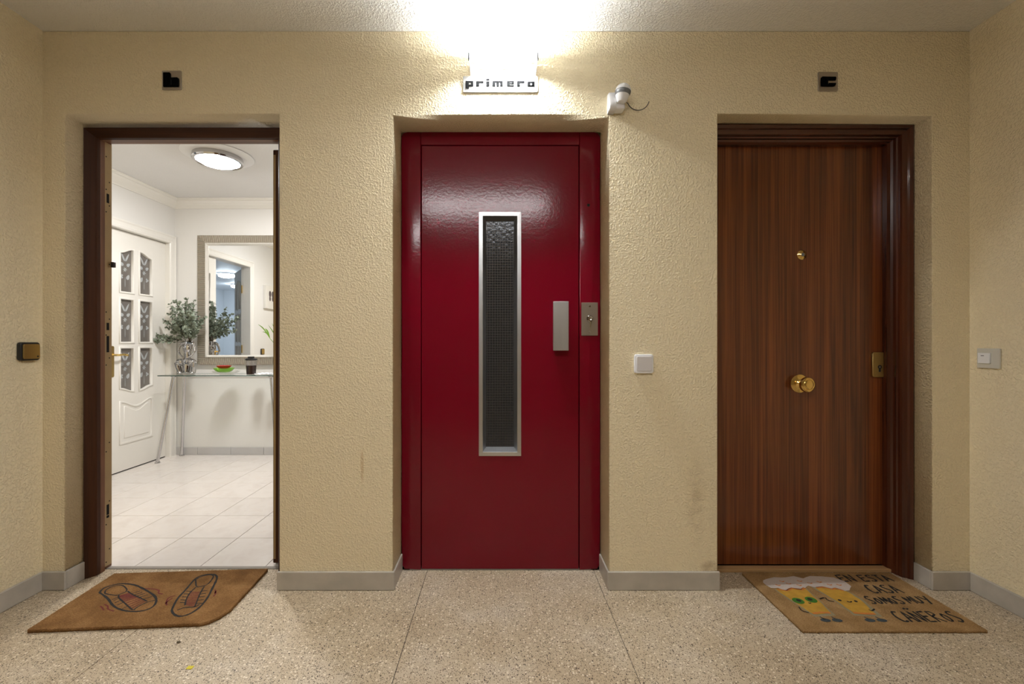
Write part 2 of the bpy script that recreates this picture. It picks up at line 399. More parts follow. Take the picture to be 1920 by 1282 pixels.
# landing floor: terrazzo slabs with narrow joints
floor = struct('floor', B(HL-0.1, HR+0.1, HB-0.1, 2.165, -0.06, -0.002), 'grout', 'speckled beige terrazzo floor of the landing', 'floor')
xs = [HL, -1.395, -0.347, 0.461, 1.50, HR]; ys = [HB, -2.9, -1.2, 0.45, 2.163]
for i in range(5):
    for j in range(4):
        link('slab', B(xs[i]+0.0012, xs[i+1]-0.0012, ys[j]+0.0012, ys[j+1]-0.0012, -0.03, 0.0, bev=0.0008), 'terrazzo', floor)
# skirting of the landing, piece by piece
SK = 0.083
def skirt(name, label, *a): struct(name, B(*a, bev=0.0025), 'skirt', label, 'skirting')
skirt('baseboard_left', 'long grey marble skirting along the bell push wall', HL, HL+0.011, HB, FW-0.011, 0.0005, SK)
skirt('baseboard_right', 'long grey marble skirting along the plate switch wall', HR-0.011, HR, HB, FW-0.011, 0.0005, SK)
skirt('baseboard_front', 'short grey skirting stub beside the open doorway', HL+0.0005, LB[0]+0.009, FW-0.011, FW, 0.0005, SK)
skirt('baseboard_front', 'grey skirting between the open doorway and the lift', LB[1]-0.006, EL[0]+0.008, FW-0.011, FW, 0.0005, SK)
skirt('baseboard_front', 'grey skirting between the lift and the wooden door', EL[1]-0.008, RC[0]+0.006, FW-0.011, FW, 0.0005, SK)
skirt('baseboard_front', 'short grey skirting stub beside the wooden door', RC[1]-0.009, HR-0.0005, FW-0.011, FW, 0.0005, SK)
skirt('baseboard_reveal', 'grey skirting return inside the open doorway recess', LB[0], LB[0]+0.009, FW+0.0005, 2.072, 0.0005, SK)
skirt('baseboard_reveal', 'grey skirting return on the switch-free side of the lift recess', EL[0], EL[0]+0.008, FW+0.0005, BK-0.002, 0.0005, SK)
skirt('baseboard_reveal', 'grey skirting return on the light switch side of the lift recess', EL[1]-0.008, EL[1], FW+0.0005, BK-0.002, 0.0005, SK)
skirt('baseboard_reveal', 'grey skirting return inside the wooden door recess', RC[1]-0.009, RC[1], FW+0.0005, 2.066, 0.0005, SK)

# ---- apartment hall seen through the doorway
af = struct('floor', B(FL-0.15, FRX, 2.165, FY+0.1, -0.06, -0.003), 'fgrout', 'polished pale pink tile floor inside the apartment', 'floor')
link('threshold', B(LB[0], LB[1], 2.1655, 2.188, -0.03, 0.001), 'concrete', af)
tx0, ty0, T = -1.153, 2.505, 0.3235
base_tile = None
for i in range(-7, 2):
    for j in range(-1, 6):
        x0, x1 = tx0+i*T+0.0015, tx0+(i+1)*T-0.0015
        y0, y1 = ty0+j*T+0.0015, ty0+(j+1)*T-0.0015
        x0, x1 = max(x0, FL-0.03), min(x1, FRX); y0, y1 = max(y0, 2.189), min(y1, FY)
        if x1-x0 < 0.02 or y1-y0 < 0.02: continue
        full = abs(x1-x0-T+0.003) < 1e-4 and abs(y1-y0-T+0.003) < 1e-4
        if full and base_tile is not None:
            o = base_tile.copy(); C.objects.link(o); o.location = ((x0+x1)/2, (y0+y1)/2, 0)
        else:
            me_o = link('tile', B(-(x1-x0)/2, (x1-x0)/2, -(y1-y0)/2, (y1-y0)/2, -0.008, 0.0, bev=0.0008), 'tile', af)
            me_o.location = ((x0+x1)/2, (y0+y1)/2, 0)
            if full: base_tile = me_o
struct('wall_far', B(FL-0.1, FRX+0.1, FY, FY+0.1, 0, FC), 'fwall', 'white wall behind the mirror and glass table', 'wall')
struct('wall_apartment_right', B(FRX, FRX+0.1, INY, FY, 0, FC), 'fwall', 'white side wall of the apartment hall', 'wall')
struct('ceiling', B(FL-0.1, FRX+0.1, INY, FY+0.1, FC, FC+0.08), 'fceil', 'white ceiling of the apartment hall', 'ceiling')
DY0, DY1, DZ = 3.03, 4.278, 2.075        # double doorway in the left apartment wall
struct('wall_apartment_left', plate([(INY, 0), (DY0, 0), (DY0, DZ), (DY1, DZ), (DY1, 0), (FY, 0), (FY, FC), (INY, FC)], thick=0.10, matrix=YZ(FL-0.05)),
       'fwall', 'white wall with the glazed double doorway', 'wall')
# skirting tiles
for k, (nm, lab) in enumerate((('baseboard_far', 'pale grey tile skirting below the mirror'),)):
    sk = thing(nm, lab, 'skirting', (-2.0, FY, 0), kind='structure')
    x = FL
    for e in (-2.96, -2.633, -2.31, -1.985, -1.66, -1.335, -1.01, FRX):
        link('skirting_tile', B(x+0.001, e-0.001, FY-0.010, FY-0.0005, 0.0005, 0.075, bev=0.0015), 'fskirt', sk); x = e
sk = thing('baseboard_apartment_left', 'pale grey tile skirting below the canvas picture', 'skirting', (FL, 2.6, 0), kind='structure')
for a, b in ((INY, 2.5), (2.5, DY0-0.085)):
    link('skirting_tile', B(FL+0.0005, FL+0.010, a+0.001, b-0.001, 0.0005, 0.075, bev=0.0015), 'fskirt', sk)
# cornice: a stepped cove swept along the walls with mitred corners
prof = [(0, 0), (0, -0.085), (0.012, -0.085), (0.016, -0.078), (0.022, -0.074), (0.040, -0.060), (0.056, -0.040), (0.064, -0.022), (0.078, -0.018), (0.082, -0.010), (0.090, -0.008), (0.090, 0)]
cor = [(FL, INY), (FL, FY), (FRX, FY), (FRX, INY)]; sgn = [(1, 1), (1, -1), (-1, -1), (-1, 1)]
labs = ['white plaster cornice above the double doorway', 'white plaster cornice above the mirror', 'white plaster cornice on the apartment side wall', 'white plaster cornice over the entrance']
for k in range(4):
    bm = bmesh.new(); ends = []
    for e in (k, (k+1) % 4):
        ends.append([bm.verts.new((cor[e][0]+sgn[e][0]*o, cor[e][1]+sgn[e][1]*o, FC-0.0005+z)) for o, z in prof])
    n = len(prof)
    for i in range(n): bm.faces.new((ends[0][i], ends[0][(i+1) % n], ends[1][(i+1) % n], ends[1][i]))
    bm.faces.new(ends[0][::-1]); bm.faces.new(ends[1]); bmesh.ops.recalc_face_normals(bm, faces=bm.faces)
    struct('trim_%d' % (k+1), bm, 'doorwhite', labs[k], 'cornice')
# ---- room beyond the double doorway (seen in the mirror)
RX0, RX1, RY0, RY1 = -7.4, FL-0.1, -3.2, 4.5
struct('floor', B(RX0, RX1, RY0, RY1, -0.06, -0.002), 'tile', 'pale tile floor of the room beyond the double doors', 'floor')
struct('ceiling', B(RX0, RX1, RY0, RY1, 2.5, 2.58), 'far', 'pale ceiling of the room beyond the double doors', 'ceiling')
struct('wall_room_left', B(RX0-0.1, RX0, RY0, RY1, 0, 2.5), 'far', 'pale blue white wall in the room beyond the double doors', 'wall')
struct('wall_room_back', B(RX0, RX1, RY0-0.1, RY0, 0, 2.5), 'far', 'far end wall of the room beyond the double doors', 'wall')
struct('wall_room_front', B(RX0, RX1, RY1, RY1+0.1, 0, 2.5), 'far', 'near end wall of the room beyond the double doors', 'wall')
struct('wall_room_right', B(RX1, RX1+0.08, RY0, INY-0.0, 0, 2.5), 'far', 'side wall of the room beyond the double doors', 'wall')
struct('wall_room_jamb', B(RX1, RX1+0.1, FY, RY1, 0, 2.5), 'far', 'short wall return next to the double doorway', 'wall')
# ---- lift shaft behind the lift door
struct('wall_shaft', plate(rrect(-0.56, 0.58, 0.0, 2.45, 0.01), [], 0.05, 0, XZ(3.1)), 'gap', 'dark rear wall of the lift shaft', 'wall')
struct('wall_shaft', B(-0.60, -0.56, 2.205, 3.12, 0, 2.45), 'gap', 'dark side wall of the lift shaft by the apartment', 'wall')
struct('wall_shaft', B(0.58, 0.62, 2.205, 3.12, 0, 2.45), 'gap', 'dark side wall of the lift shaft by the wooden door', 'wall')
struct('ceiling', B(-0.60, 0.62, 2.205, 3.12, 2.45, 2.5), 'gap', 'dark top of the lift shaft', 'ceiling')

# ================================================================== DOORS
# ---- doorway b: casing, jambs, brass strike strip, leaf swung open
d1 = thing('door_1', 'open apartment doorway with dark brown wooden frame and brass strip', 'door', (-1.46, 2.1, 0), kind='structure')
p = [(0.035, 2.072), (0.030, 2.068), (0.004, 2.080), (0.0, 2.086), (0.0, 2.150), (0.035, 2.150)]
for nm, bm, mt in zip(('casing', 'casing_head', 'casing'), portal(-1.909, -1.047, 2.078, [(0.0345, 2.072), (0.030, 2.068), (0.004, 2.098), (0.0, 2.104), (0.0, 2.122), (0.0345, 2.122)]), ('casing_b', 'casing_bh', 'casing_b')):
    link(nm, bm, mt, d1)
for nm, bm, mt in zip(('jamb', 'jamb_head', 'jamb'), portal(-1.909, -1.047, 2.078, [(0.002, 2.1222), (0.0, 2.124), (0.0, 2.146), (0.014, 2.150), (0.014, 2.199), (0.0345, 2.199), (0.0345, 2.1222)]), ('jamb_b', 'jamb_bh', 'jamb_b')):
    link(nm, bm, mt, d1)
# casing outer strips closing the gap to the plaster
strip = link('strike_strip', B(-1.9235, -1.9205, 2.153, 2.197, 0.012, 2.085), 'brass_strip', d1)
strip['label'] = 'worn brass strike strip with slots and screws'
for py, h in ((372, 0.045), (612, 0.036), (645, 0.08), (955, 0.05), (968, 0.012)):
    z = WZ(py, 2.175)
    link('bolt_slot', B(-1.9206, -1.9199, 2.168, 2.182, z-h/2, z+h/2), 'gap', strip)
for i, py in enumerate((295, 341, 356, 385, 398, 495, 585, 598, 628, 671, 684, 830, 846, 940, 982, 1030, 1052)):
    z = WZ(py, 2.175); bm = bmesh.new()
    lathe(bm, [(0, 0.0008), (0.003, 0.0006), (0.0035, 0)], 8, Matrix.Translation((-1.9205, 2.166+0.018*(i % 2), z)) @ Matrix.Rotation(math.pi/2, 4, 'Y'))
    link('screw', bm, 'gap', strip)
link('latch', B(-1.9205, -1.905, 2.190, 2.2035, WZ(501, 2.19), WZ(491, 2.19), bev=0.001), 'black', d1)
lf = link('leaf', B(-1.124, -1.082, 2.204, 3.03, 0.008, 2.066, bev=0.003), 'casing_b', d1)
link('leaf_edge', B(-1.1205, -1.110, 2.2028, 2.2045, 0.03, 2.04), 'brass_strip', lf)

# ---- lift door
d2 = thing('door_2', 'glossy dark red steel lift door with narrow wired window', 'door', (0.0, BK, 0), kind='structure')
LX0, LX1, LZ = WX(790.5, BK), WX(1085, BK), WZ(273.5, BK)
def soft_frame(x0, x1, z0, z1): return B(x0, x1, BK-0.004, BK+0.05, z0, z1, bev=0.003, seg=2)
# jamb outline follows the uneven plaster edge, rounded at the top corners
jl = [(LX0-0.0035, 0.004), (LX0-0.0035, EL[2])] + [(EL[0]+0.03, EL[2]), (EL[0]+0.012, EL[2]-0.006), (EL[0]+0.002, EL[2]-0.022)] + [(EL[0]+0.001+0.0022*math.sin(i*2.1)**2, EL[2]-0.08-i*0.2) for i in range(10)] + [(EL[0]+0.004, 0.03), (EL[0]+0.016, 0.008)]
link('jamb', plate(jl, thick=0.05, bevel=0.004, matrix=XZ(BK+0.022), res=2), 'red', d2, smooth=True)
jr = [(LX1+0.0035, 0.004), (LX1+0.0035, EL[2])] + [(EL[1]-0.03, EL[2]), (EL[1]-0.012, EL[2]-0.006), (EL[1]-0.002, EL[2]-0.022)] + [(EL[1]-0.001-0.0022*math.sin(i*1.7)**2, EL[2]-0.08-i*0.2) for i in range(10)] + [(EL[1]-0.004, 0.03), (EL[1]-0.016, 0.008)]
rj = link('jamb', plate(jr, thick=0.05, bevel=0.004, matrix=XZ(BK+0.022), res=2), 'red', d2, smooth=True)
link('head', plate([(LX0-0.0025, LZ+0.004), (LX1+0.0025, LZ+0.004), (LX1+0.0025, EL[2]-0.001), (LX0-0.0025, EL[2]-0.001)], thick=0.05, bevel=0.0012, matrix=XZ(BK+0.0222)), 'red', d2)
wx0, wx1, wz0, wz1 = WX(898, BK), WX(977, BK), WZ(854, BK), WZ(398, BK)
leaf = link('leaf', plate([(LX0, 0.008), (LX1, 0.008), (LX1, LZ), (LX0, LZ)], [[(wx0+0.012, wz0+0.012), (wx1-0.012, wz0+0.012), (wx1-0.012, wz1-0.012), (wx0+0.012, wz1-0.012)]], 0.045, 0.0025, XZ(BK+0.0205), 1), 'red', d2)
link('gap_seal', plate([(LX0-0.02, 0.006), (LX1+0.02, 0.006), (LX1+0.02, LZ+0.02), (LX0-0.02, LZ+0.02)], [[(LX0+0.02, 0.02), (LX1-0.02, 0.02), (LX1-0.02, LZ-0.02), (LX0+0.02, LZ-0.02)]], 0.004, 0, XZ(BK+0.047)), 'gap', d2)
# window: mitred aluminium frame with splayed reveal, wired glass
fx0, fx1, fz0, fz1 = wx0, wx1, wz0, wz1
FW1 = 0.0195; SP = 0.014
rings = [(0.0, BK-0.002), (0.0, BK-0.006), (FW1-0.001, BK-0.007), (FW1, BK-0.005), (FW1+SP, BK+0.040), (FW1+SP, BK+0.044), (0.0, BK+0.044)]
def corner(o): return [(fx0+o, fz0+o), (fx0+o, fz1-o), (fx1-o, fz1-o), (fx1-o, fz0+o)]
for k in range(4):
    bm = bmesh.new(); ends = []
    for e in (k, (k+1) % 4):
        ends.append([bm.verts.new((corner(o)[e][0], d, corner(o)[e][1])) for o, d in rings[:6]])
    for i in range(5): bm.faces.new((ends[0][i], ends[0][i+1], ends[1][i+1], ends[1][i]))
    bmesh.ops.recalc_face_normals(bm, faces=bm.faces)
    o = link('window_frame', bm, 'alu', leaf); o['label'] = 'mitred silver aluminium window bar'
gx0, gx1, gz0, gz1 = fx0+FW1+SP, fx1-FW1-SP, fz0+FW1+SP, fz1-FW1-SP
pn = link('pane', B(gx0-0.002, gx1+0.002, BK+0.041, BK+0.047, gz0-0.002, gz1+0.002), 'wired', leaf); pn['label'] = 'dark wired glass pane'
bm = bmesh.new(); st = 0.0128
x = gx0+0.006
while x < gx1: box(bm, x-0.0006, x+0.0006, BK+0.0395, BK+0.0405, gz0, gz1); x += st
z = gz0+0.006
while z < gz1: box(bm, gx0, gx1, BK+0.0395, BK+0.0405, z-0.0006, z+0.0006); z += st
wm = link('wire_mesh', bm, 'wire', leaf); wm['kind'] = 'stuff'
# pull handle: a folded aluminium plate on a spacer
hx0, hx1, hz0, hz1 = WX(1037, 2.11), WX(1066, 2.11), WZ(657, 2.11), WZ(565, 2.11)
hd = link('handle', B(hx0, hx1, 2.104, 2.112, hz0, hz1, bev=0.0012), 'alu', d2); hd['label'] = 'flat aluminium pull handle'
link('handle_mount', B(hx0+0.004, hx0+0.030, 2.112, BK-0.0015, hz0+0.02, hz1-0.006), 'alu', hd)
link('handle_flange', B(hx1-0.003, hx1, 2.112, 2.128, hz0, hz1), 'alu', hd)
# call lock plate on the jamb
qx0, qx1, qz0, qz1 = WX(1090, BK-0.006), WX(1121, BK-0.006), WZ(629, BK-0.006), WZ(567, BK-0.006)
lp = link('lock_plate', B(qx0, qx1, BK-0.0075, BK-0.0035, qz0, qz1, bev=0.0008), 'steel', d2); lp['label'] = 'brushed steel call lock plate'
RX90 = Matrix.Rotation(math.pi/2, 4, 'X')
def stud(x, y, z, prof, n=20): return lathe(bmesh.new(), prof, n, Matrix.Translation((x, y, z)) @ RX90)
kx, kz = WX(1106, BK-0.01), WZ(597, BK-0.01)
link('key_cylinder', stud(kx, BK-0.0075, kz, [(0.016, 0), (0.016, 0.003), (0.013, 0.006), (0.012, 0.008), (0.008, 0.005), (0, 0.004)]), 'chrome', lp, True)
bm = bmesh.new(); tube(bm, [(kx+0.003, BK-0.011, kz-0.014), (kx+0.001, BK-0.011, kz-0.044)], [0.006, 0.0018], 8); link('key_drop', bm, 'chrome', lp, True)
link('screw', stud(kx, BK-0.0075, qz1-0.018, [(0.005, 0), (0.0045, 0.0015), (0, 0.002)], 12), 'chrome', lp, True)
link('screw', stud(kx, BK-0.0075, qz0+0.018, [(0.005, 0), (0.0045, 0.0015), (0, 0.002)], 12), 'steel', lp, True)
link('release_hole', stud(WX(1103, BK), BK-0.0040, WZ(385, BK), [(0.0072, 0), (0.0072, 0.0006), (0, 0.0006)], 14), 'gap', d2)
link('sill', B(LX0-0.06, LX1+0.06, BK+0.001, BK+0.04, -0.001, 0.006), 'concrete', d2)

# ---- wooden door c
d3 = thing('door_3', 'closed mahogany veneer flat door with brass knob and peephole', 'door', (1.46, 2.17, 0), kind='structure')
CY = 2.068
pr = [(0.0445, CY+0.008), (0.0445, CY), (0.036, CY-0.004), (0.024, CY+0.002), (0.020, CY+0.010), (0.010, CY+0.014), (0.002, CY+0.018), (0.0, CY+0.026),
      (0.0, CY+0.036), (-0.006, CY+0.040), (-0.006, CY+0.056), (-0.014, CY+0.062), (-0.020, CY+0.074), (-0.020, CY+0.100), (0.0445, CY+0.100)]
for nm, bm, mt in zip(('casing', 'casing_head', 'casing'), portal(1.0265, 1.8985, 2.0845, pr), ('frame_c', 'frame_c_h', 'frame_c')):
    link(nm, bm, mt, d3)
DYF = 2.170
leaf3 = link('leaf', B(1.043, 1.889, DYF, DYF+0.028, 0.018, 2.078, bev=0.002), 'mahog', d3)
link('edge_strip', B(1.8895, 1.8925, DYF-0.0005, DYF+0.02, 0.018, 2.076), 'brass_strip', d3)
link('stop', portal(1.0265, 1.8985, 2.0845, [(0.04, DYF+0.001), (-0.012, DYF+0.001), (-0.012, DYF+0.028), (0.04, DYF+0.028)])[2], 'gap', d3)
link('sill', B(1.0, 1.93, 2.128, 2.166, 0.0005, 0.017, bev=0.002), 'pine', d3)
# knob
kx, kz = WX(1499, DYF), WZ(719, DYF)
kb = link('knob', stud(kx, DYF, kz, [(0.0445, 0), (0.0445, 0.003), (0.040, 0.006), (0.026, 0.008), (0.020, 0.012), (0.0135, 0.018), (0.0135, 0.030), (0.018, 0.036), (0.030, 0.040), (0.0355, 0.047), (0.0365, 0.054), (0.034, 0.062), (0.028, 0.066), (0.0245, 0.0665), (0.0235, 0.0655), (0.022, 0.067), (0.014, 0.0695), (0, 0.0705)], 40), 'brass', d3, True)
kb['label'] = 'polished round brass knob'
px_, pz_ = WX(1503, DYF), WZ(478, DYF)
ph = link('peephole', stud(px_, DYF, pz_, [(0.0235, 0), (0.0235, 0.003), (0.020, 0.006), (0.012, 0.010), (0.0095, 0.012), (0.0085, 0.010)], 28), 'brass', d3, True)
link('peephole_lens', stud(px_, DYF-0.0095, pz_, [(0.0088, 0), (0.006, 0.001), (0, 0.0015)], 20), 'lens', ph, True)
ex0, ex1, ez0, ez1 = WX(1636, DYF-0.01), WX(1657, DYF-0.01), WZ(707, DYF-0.01), WZ(660, DYF-0.01)
c_ = 0.008
es = link('lock_escutcheon', plate([(ex0, ez0+c_), (ex0+c_, ez0), (ex1-0.003, ez0), (ex1, ez0+0.003), (ex1, ez1-0.003), (ex1-0.003, ez1), (ex0+c_, ez1), (ex0, ez1-c_)], thick=0.012, bevel=0.002, matrix=XZ(DYF-0.006)), 'gold', d3)
es['label'] = 'satin gold lock escutcheon with black keyhole'
bm = stud((ex0+ex1)/2+0.006, DYF-0.0115, ez0+0.050, [(0.0095, 0), (0.0095, 0.002), (0.004, 0.002)], 18)
box(bm, (ex0+ex1)/2+0.001, (ex0+ex1)/2+0.011, DYF-0.0135, DYF-0.0115, ez0+0.026, ez0+0.046, bev=0.001)
link('key_cylinder', bm, 'black', es)
link('keyway', stud((ex0+ex1)/2+0.006, DYF-0.0117, ez0+0.050, [(0.0045, 0), (0.0045, 0.001), (0, 0.001)], 14), 'steel', es)

# ---- glazed white double door inside the apartment
d4 = thing('door_4', 'white glazed double doors with etched flower panes', 'door', (FL, 3.65, 0), kind='structure')
RZ = Matrix(((0, -1, 0, 0), (1, 0, 0, 0), (0, 0, 1, 0), (0, 0, 0, 1)))           # portal drawn along x goes to y, its depth to -x
for nm, bm in zip(('casing', 'casing_head', 'casing'), portal(DY0+0.012, DY1-0.004, DZ-0.012, [(0.0, 3.176), (0.006, 3.169), (0.022, 3.166), (0.030, 3.171), (0.055, 3.168), (0.066, 3.162), (0.078, 3.166), (0.080, 3.189), (0.0, 3.189)], RZ)):
    link(nm, bm, 'doorwhite', d4)
for nm, bm in zip(('jamb', 'jamb_head', 'jamb'), portal(DY0+0.012, DY1-0.004, DZ-0.012, [(0.0, 3.189), (0.0, 3.290), (0.0115, 3.290), (0.0115, 3.189)], RZ)):
    link(nm, bm, 'doorwhite', d4)
U0, U1 = 3.660, 4.273
PA, PB = (3.764, 3.898), (3.968, 4.105)
def holes_of(a, b):
    """three panes of one column: a = outer edge, b = inner edge (towards the middle of the leaf)"""
    top = scurve(a, 1.872, b, 1.915); bot = scurve(b, 0.680, a, 0.715)
    return [[(a, 1.540), (b, 1.540)]+top[::-1], [(a, 1.108), (b, 1.108), (b, 1.478), (a, 1.478)], [(a, 1.056), (b, 1.056)]+bot]
HO = holes_of(PA[0], PA[1])+holes_of(PB[1], PB[0])
def grow(pl, d):
    xa, xb = min(p[0] for p in pl), max(p[0] for p in pl); za, zb = min(p[1] for p in pl), max(p[1] for p in pl)
    cx, cz = (xa+xb)/2, (za+zb)/2
    return [(cx+(x-cx)*(1+2*d/(xb-xa)), cz+(z-cz)*(1+2*d/(zb-za))) for x, z in pl]
LXC = -3.236
def pcurve(dz=0.0, ins=0.0):
    a, m, b = 3.752+ins, (3.752+4.116)/2, 4.116-ins
    return [(a, 0.232+ins), (b, 0.232+ins)]+scurve(b, 0.608-ins, m, 0.555-ins)+scurve(m, 0.555-ins, a, 0.608-ins)[1:]
def build_leaf(parent, full):
    L = {}
    lo = link('leaf', plate([(U0, 0.008), (U1, 0.008), (U1, DZ-0.016), (U0, DZ-0.016)], HO, 0.036, 0.0015, YZ(LXC)), 'doorwhite', parent)
    for h in HO:
        link('pane_moulding', plate(grow(h, 0.013), [grow(h, -0.003)], 0.050, 0.005, YZ(LXC), 1), 'doorwhite', lo)
    link('panel_moulding', plate(pcurve(), [pcurve(ins=0.022)], 0.050, 0.006, YZ(LXC), 1), 'doorwhite', lo)
    link('panel_field', plate(pcurve(ins=0.045), [], 0.046, 0.008, YZ(LXC)), 'doorwhite', lo)
    for i, h in enumerate(HO):
        p_ = link('pane', plate(grow(h, 0.001), [], 0.004, 0, YZ(LXC)), 'pane', parent)
        bm = bmesh.new()
        cx = sum(q[0] for q in h)/len(h); za, zb = min(q[1] for q in h), max(q[1] for q in h)
        cx = (min(q[0] for q in h)+max(q[0] for q in h))/2
        def leafshape(u, z, l, wd, ang):
            vs = []
            for k in range(12):
                t = 2*math.pi*k/12
                a_, b_ = l*math.cos(t), wd*math.sin(t)*(1-0.35*math.cos(t))
                vs.append(bm.verts.new((LXC+0.0027, cx+u+a_*math.cos(ang)-b_*math.sin(ang), z+a_*math.sin(ang)+b_*math.cos(ang))))
            bm.faces.new(vs)
        o_ = za+(zb-za)*0.5
        sg = 1 if i < 3 else -1
        leafshape(-0.022, o_+0.115, 0.040, 0.009, 2.05); leafshape(0.022, o_+0.115, 0.040, 0.009, 1.09)
        leafshape(-0.034, o_+0.052, 0.020, 0.014, 2.6); leafshape(0.034, o_+0.052, 0.020, 0.014, 0.6)
        for a_ in range(6): leafshape(0.012*math.cos(a_), o_+0.008+0.012*math.sin(a_*1.047), 0.010, 0.004, a_*1.047)
        leafshape(0.030*sg, o_-0.055, 0.024, 0.015, 1.1)
        for u, z in ((-0.030, -0.045), (-0.030, -0.064), (-0.044, -0.055)): leafshape(u*sg, o_+z, 0.009, 0.009, 0)
        leafshape(0.0, o_-0.10, 0.045, 0.0025, 1.57)
        link('etching', bm, 'etch', p_)
    return lo
lo = build_leaf(d4, True)
# handle plate and lever on the closed leaf
hp = link('handle_plate', plate(rrect(3.668, 3.700, 0.815, 1.075, 0.012), [], 0.006, 0.001, YZ(LXC+0.0205)), 'gold', d4); hp['label'] = 'gold door handle with long plate'
bm = bmesh.new(); tube(bm, [(LXC+0.022, 3.684, 1.0), (LXC+0.062, 3.684, 1.0), (LXC+0.067, 3.700, 1.0), (LXC+0.066, 3.745, 1.003), (LXC+0.064, 3.785, 0.996)], [0.010, 0.009, 0.009, 0.008, 0.010], 10)
link('lever', bm, 'brass', hp, True)
# the other leaf stands open into the room beyond: a mirrored copy swung about its hinges

hinge = Vector((-3.262, DY0+0.014, 0))
oleaf = bpy.data.objects.new('open_leaf', None)
swing = math.radians(140)
Tm = Matrix.Translation(hinge) @ Matrix.Rotation(swing, 4, 'Z') @ Matrix.Diagonal((1, -1, 1, 1)) @ Matrix.Translation((-LXC-0.018, -U1, 0))
bpy.data.objects.remove(oleaf)
def swung(o, parent, lvl=0):
    c = o.copy(); c.data = o.data.copy(); C.objects.link(c); c.parent = parent
    inv = WM[o.name] if o.name in WM else Matrix.Identity(4)
    c.data.transform(inv.inverted() @ Tm @ inv); c.data.flip_normals()
    for ch in list(o.children): swung(ch, c)
    return c
nb = [o for o in d4.children if o.name.split('.')[0] in ('leaf', 'pane')]
for o in nb: swung(o, d4)
for z in (0.28, 1.02, 1.78):
    for s in (-1, 1):
        bm = bmesh.new(); tube(bm, [(-3.268+0.004*s, DY0+0.016-0.014*s, z-0.05), (-3.268+0.004*s, DY0+0.016-0.014*s, z+0.05)], 0.007, 8)
        link('hinge', bm, 'brass', d4, True)

# ================================================================== THINGS ON THE LANDING
# ---- wall lamp over the lift: opal glass front, metal cheeks, open above and below
lx0, lx1, lz0, lz1 = WX(879.5, 1.89), WX(1008, 1.89), 2.300, 2.405
LSZ, LTZ = 2.350, 2.368
wl = thing('wall_lamp', 'glowing box wall lamp with opal glass front above the lift sign', 'lamp', (0.02, FW, lz0))
link('back_plate', B(lx0+0.02, lx1-0.02, FW-0.008, FW-0.0005, lz0+0.03, lz1-0.03, bev=0.002), 'whitemetal', wl)
link('side_plate', B(lx0, lx0+0.003, 1.890, FW-0.0008, lz0+0.002, LSZ), 'whitemetal', wl)
link('side_plate', B(lx1-0.003, lx1, 1.890, FW-0.0008, lz0+0.002, LSZ), 'whitemetal', wl)
link('shade', B(lx0, lx1, 1.882, 1.888, lz0, lz1, bev=0.001), 'opal', wl)
for s in (0, 1):
    x = (lx0-0.0012, lx1+0.0012)[s]
    link('clip', B(x-0.0022, x+0.0022, 1.879, 1.893, WZ(112, 1.885), WZ(100, 1.885), bev=0.0005), 'slate', wl)
bm = bmesh.new(); tube(bm, [(lx0+0.035, 1.928, LTZ), (lx1-0.035, 1.928, LTZ)], 0.013, 14); link('lamp_tube', bm, 'tube', wl, True)
for x in (lx0+0.012, lx1-0.034):
    link('tube_holder', B(x, x+0.022, 1.914, FW-0.008, LTZ-0.014, LTZ+0.014, bev=0.002), 'whitemetal', wl)
# ---- unseen luminaire above the photographer: guessed from the red door's reflection, added for brightness
LUX, LUY = -0.15, -0.02
hl = thing('ceiling_lamp', 'unseen long white fluorescent box lamp added on the landing ceiling for overall brightness', 'lamp', (LUX, LUY, HC))
link('housing', B(LUX-0.62, LUX+0.62, LUY-0.17, LUY+0.17, HC-0.05, HC-0.0005, bev=0.004), 'whitemetal', hl)
link('diffuser', B(LUX-0.60, LUX+0.60, LUY-0.155, LUY+0.155, HC-0.085, HC-0.0505, bev=0.012, seg=3), 'unseen_hall_lamp', hl)
for x in (LUX-0.61, LUX+0.61):
    link('end_cap', B(x-0.01, x+0.01, LUY-0.16, LUY+0.16, HC-0.088, HC-0.0505, bev=0.002), 'whitemetal', hl)

# ---- signs
def block_letters(parent, rects_by_letter, y, mat='ink2'):
    for polys in rects_by_letter:
        bm = bmesh.new()
        for (x0, x1, z0, z1) in polys: box(bm, x0, x1, y, y+0.004, z0, z1)
        link('letter', bm, 'black', parent)
def sign(name, label, px0, px1, py0, py1, mat='steel', rot=0.0):
    x0, x1, z0, z1 = WX(px0, FW), WX(px1, FW), WZ(py1, FW), WZ(py0, FW)
    t = thing(name, label, 'sign', ((x0+x1)/2, FW, z0))
    link('plate', plate(rrect(x0, x1, z0, z1, 0.004, 2), [], 0.004, 0.0006, XZ(FW-0.003)), mat, t)
    return t, x0, x1, z0, z1
t, x0, x1, z0, z1 = sign('door_sign', 'square metal door plate with black letter b above the open doorway', 305, 341.5, 133.5, 169.5)
U = (x1-x0)/770.0; lt = lambda a: x0+(a-325)*U; lv = lambda b: z0+(1055-b)*U
link('letter', plate([(lt(400), lv(945)), (lt(400), lv(400)), (lt(412), lv(388)), (lt(655), lv(388)), (lt(685), lv(430)), (lt(690), lv(560)), (lt(672), lv(590)), (lt(960), lv(582)), (lt(1000), lv(620)), (lt(1002), lv(900)), (lt(985), lv(942))],
     [[(lt(685), lv(890)), (lt(685), lv(640)), (lt(728), lv(640)), (lt(728), lv(890))]], 0.005, 0.0004, XZ(FW-0.0075)), 'letter', t)
t, x0, x1, z0, z1 = sign('door_sign', 'square metal door plate with black letter c above the wooden door', 1532.5, 1569.5, 136, 172)
U = (x1-x0)/730.0; lt = lambda a: x0+(a-345)*U; lv = lambda b: z0+(1030-b)*U
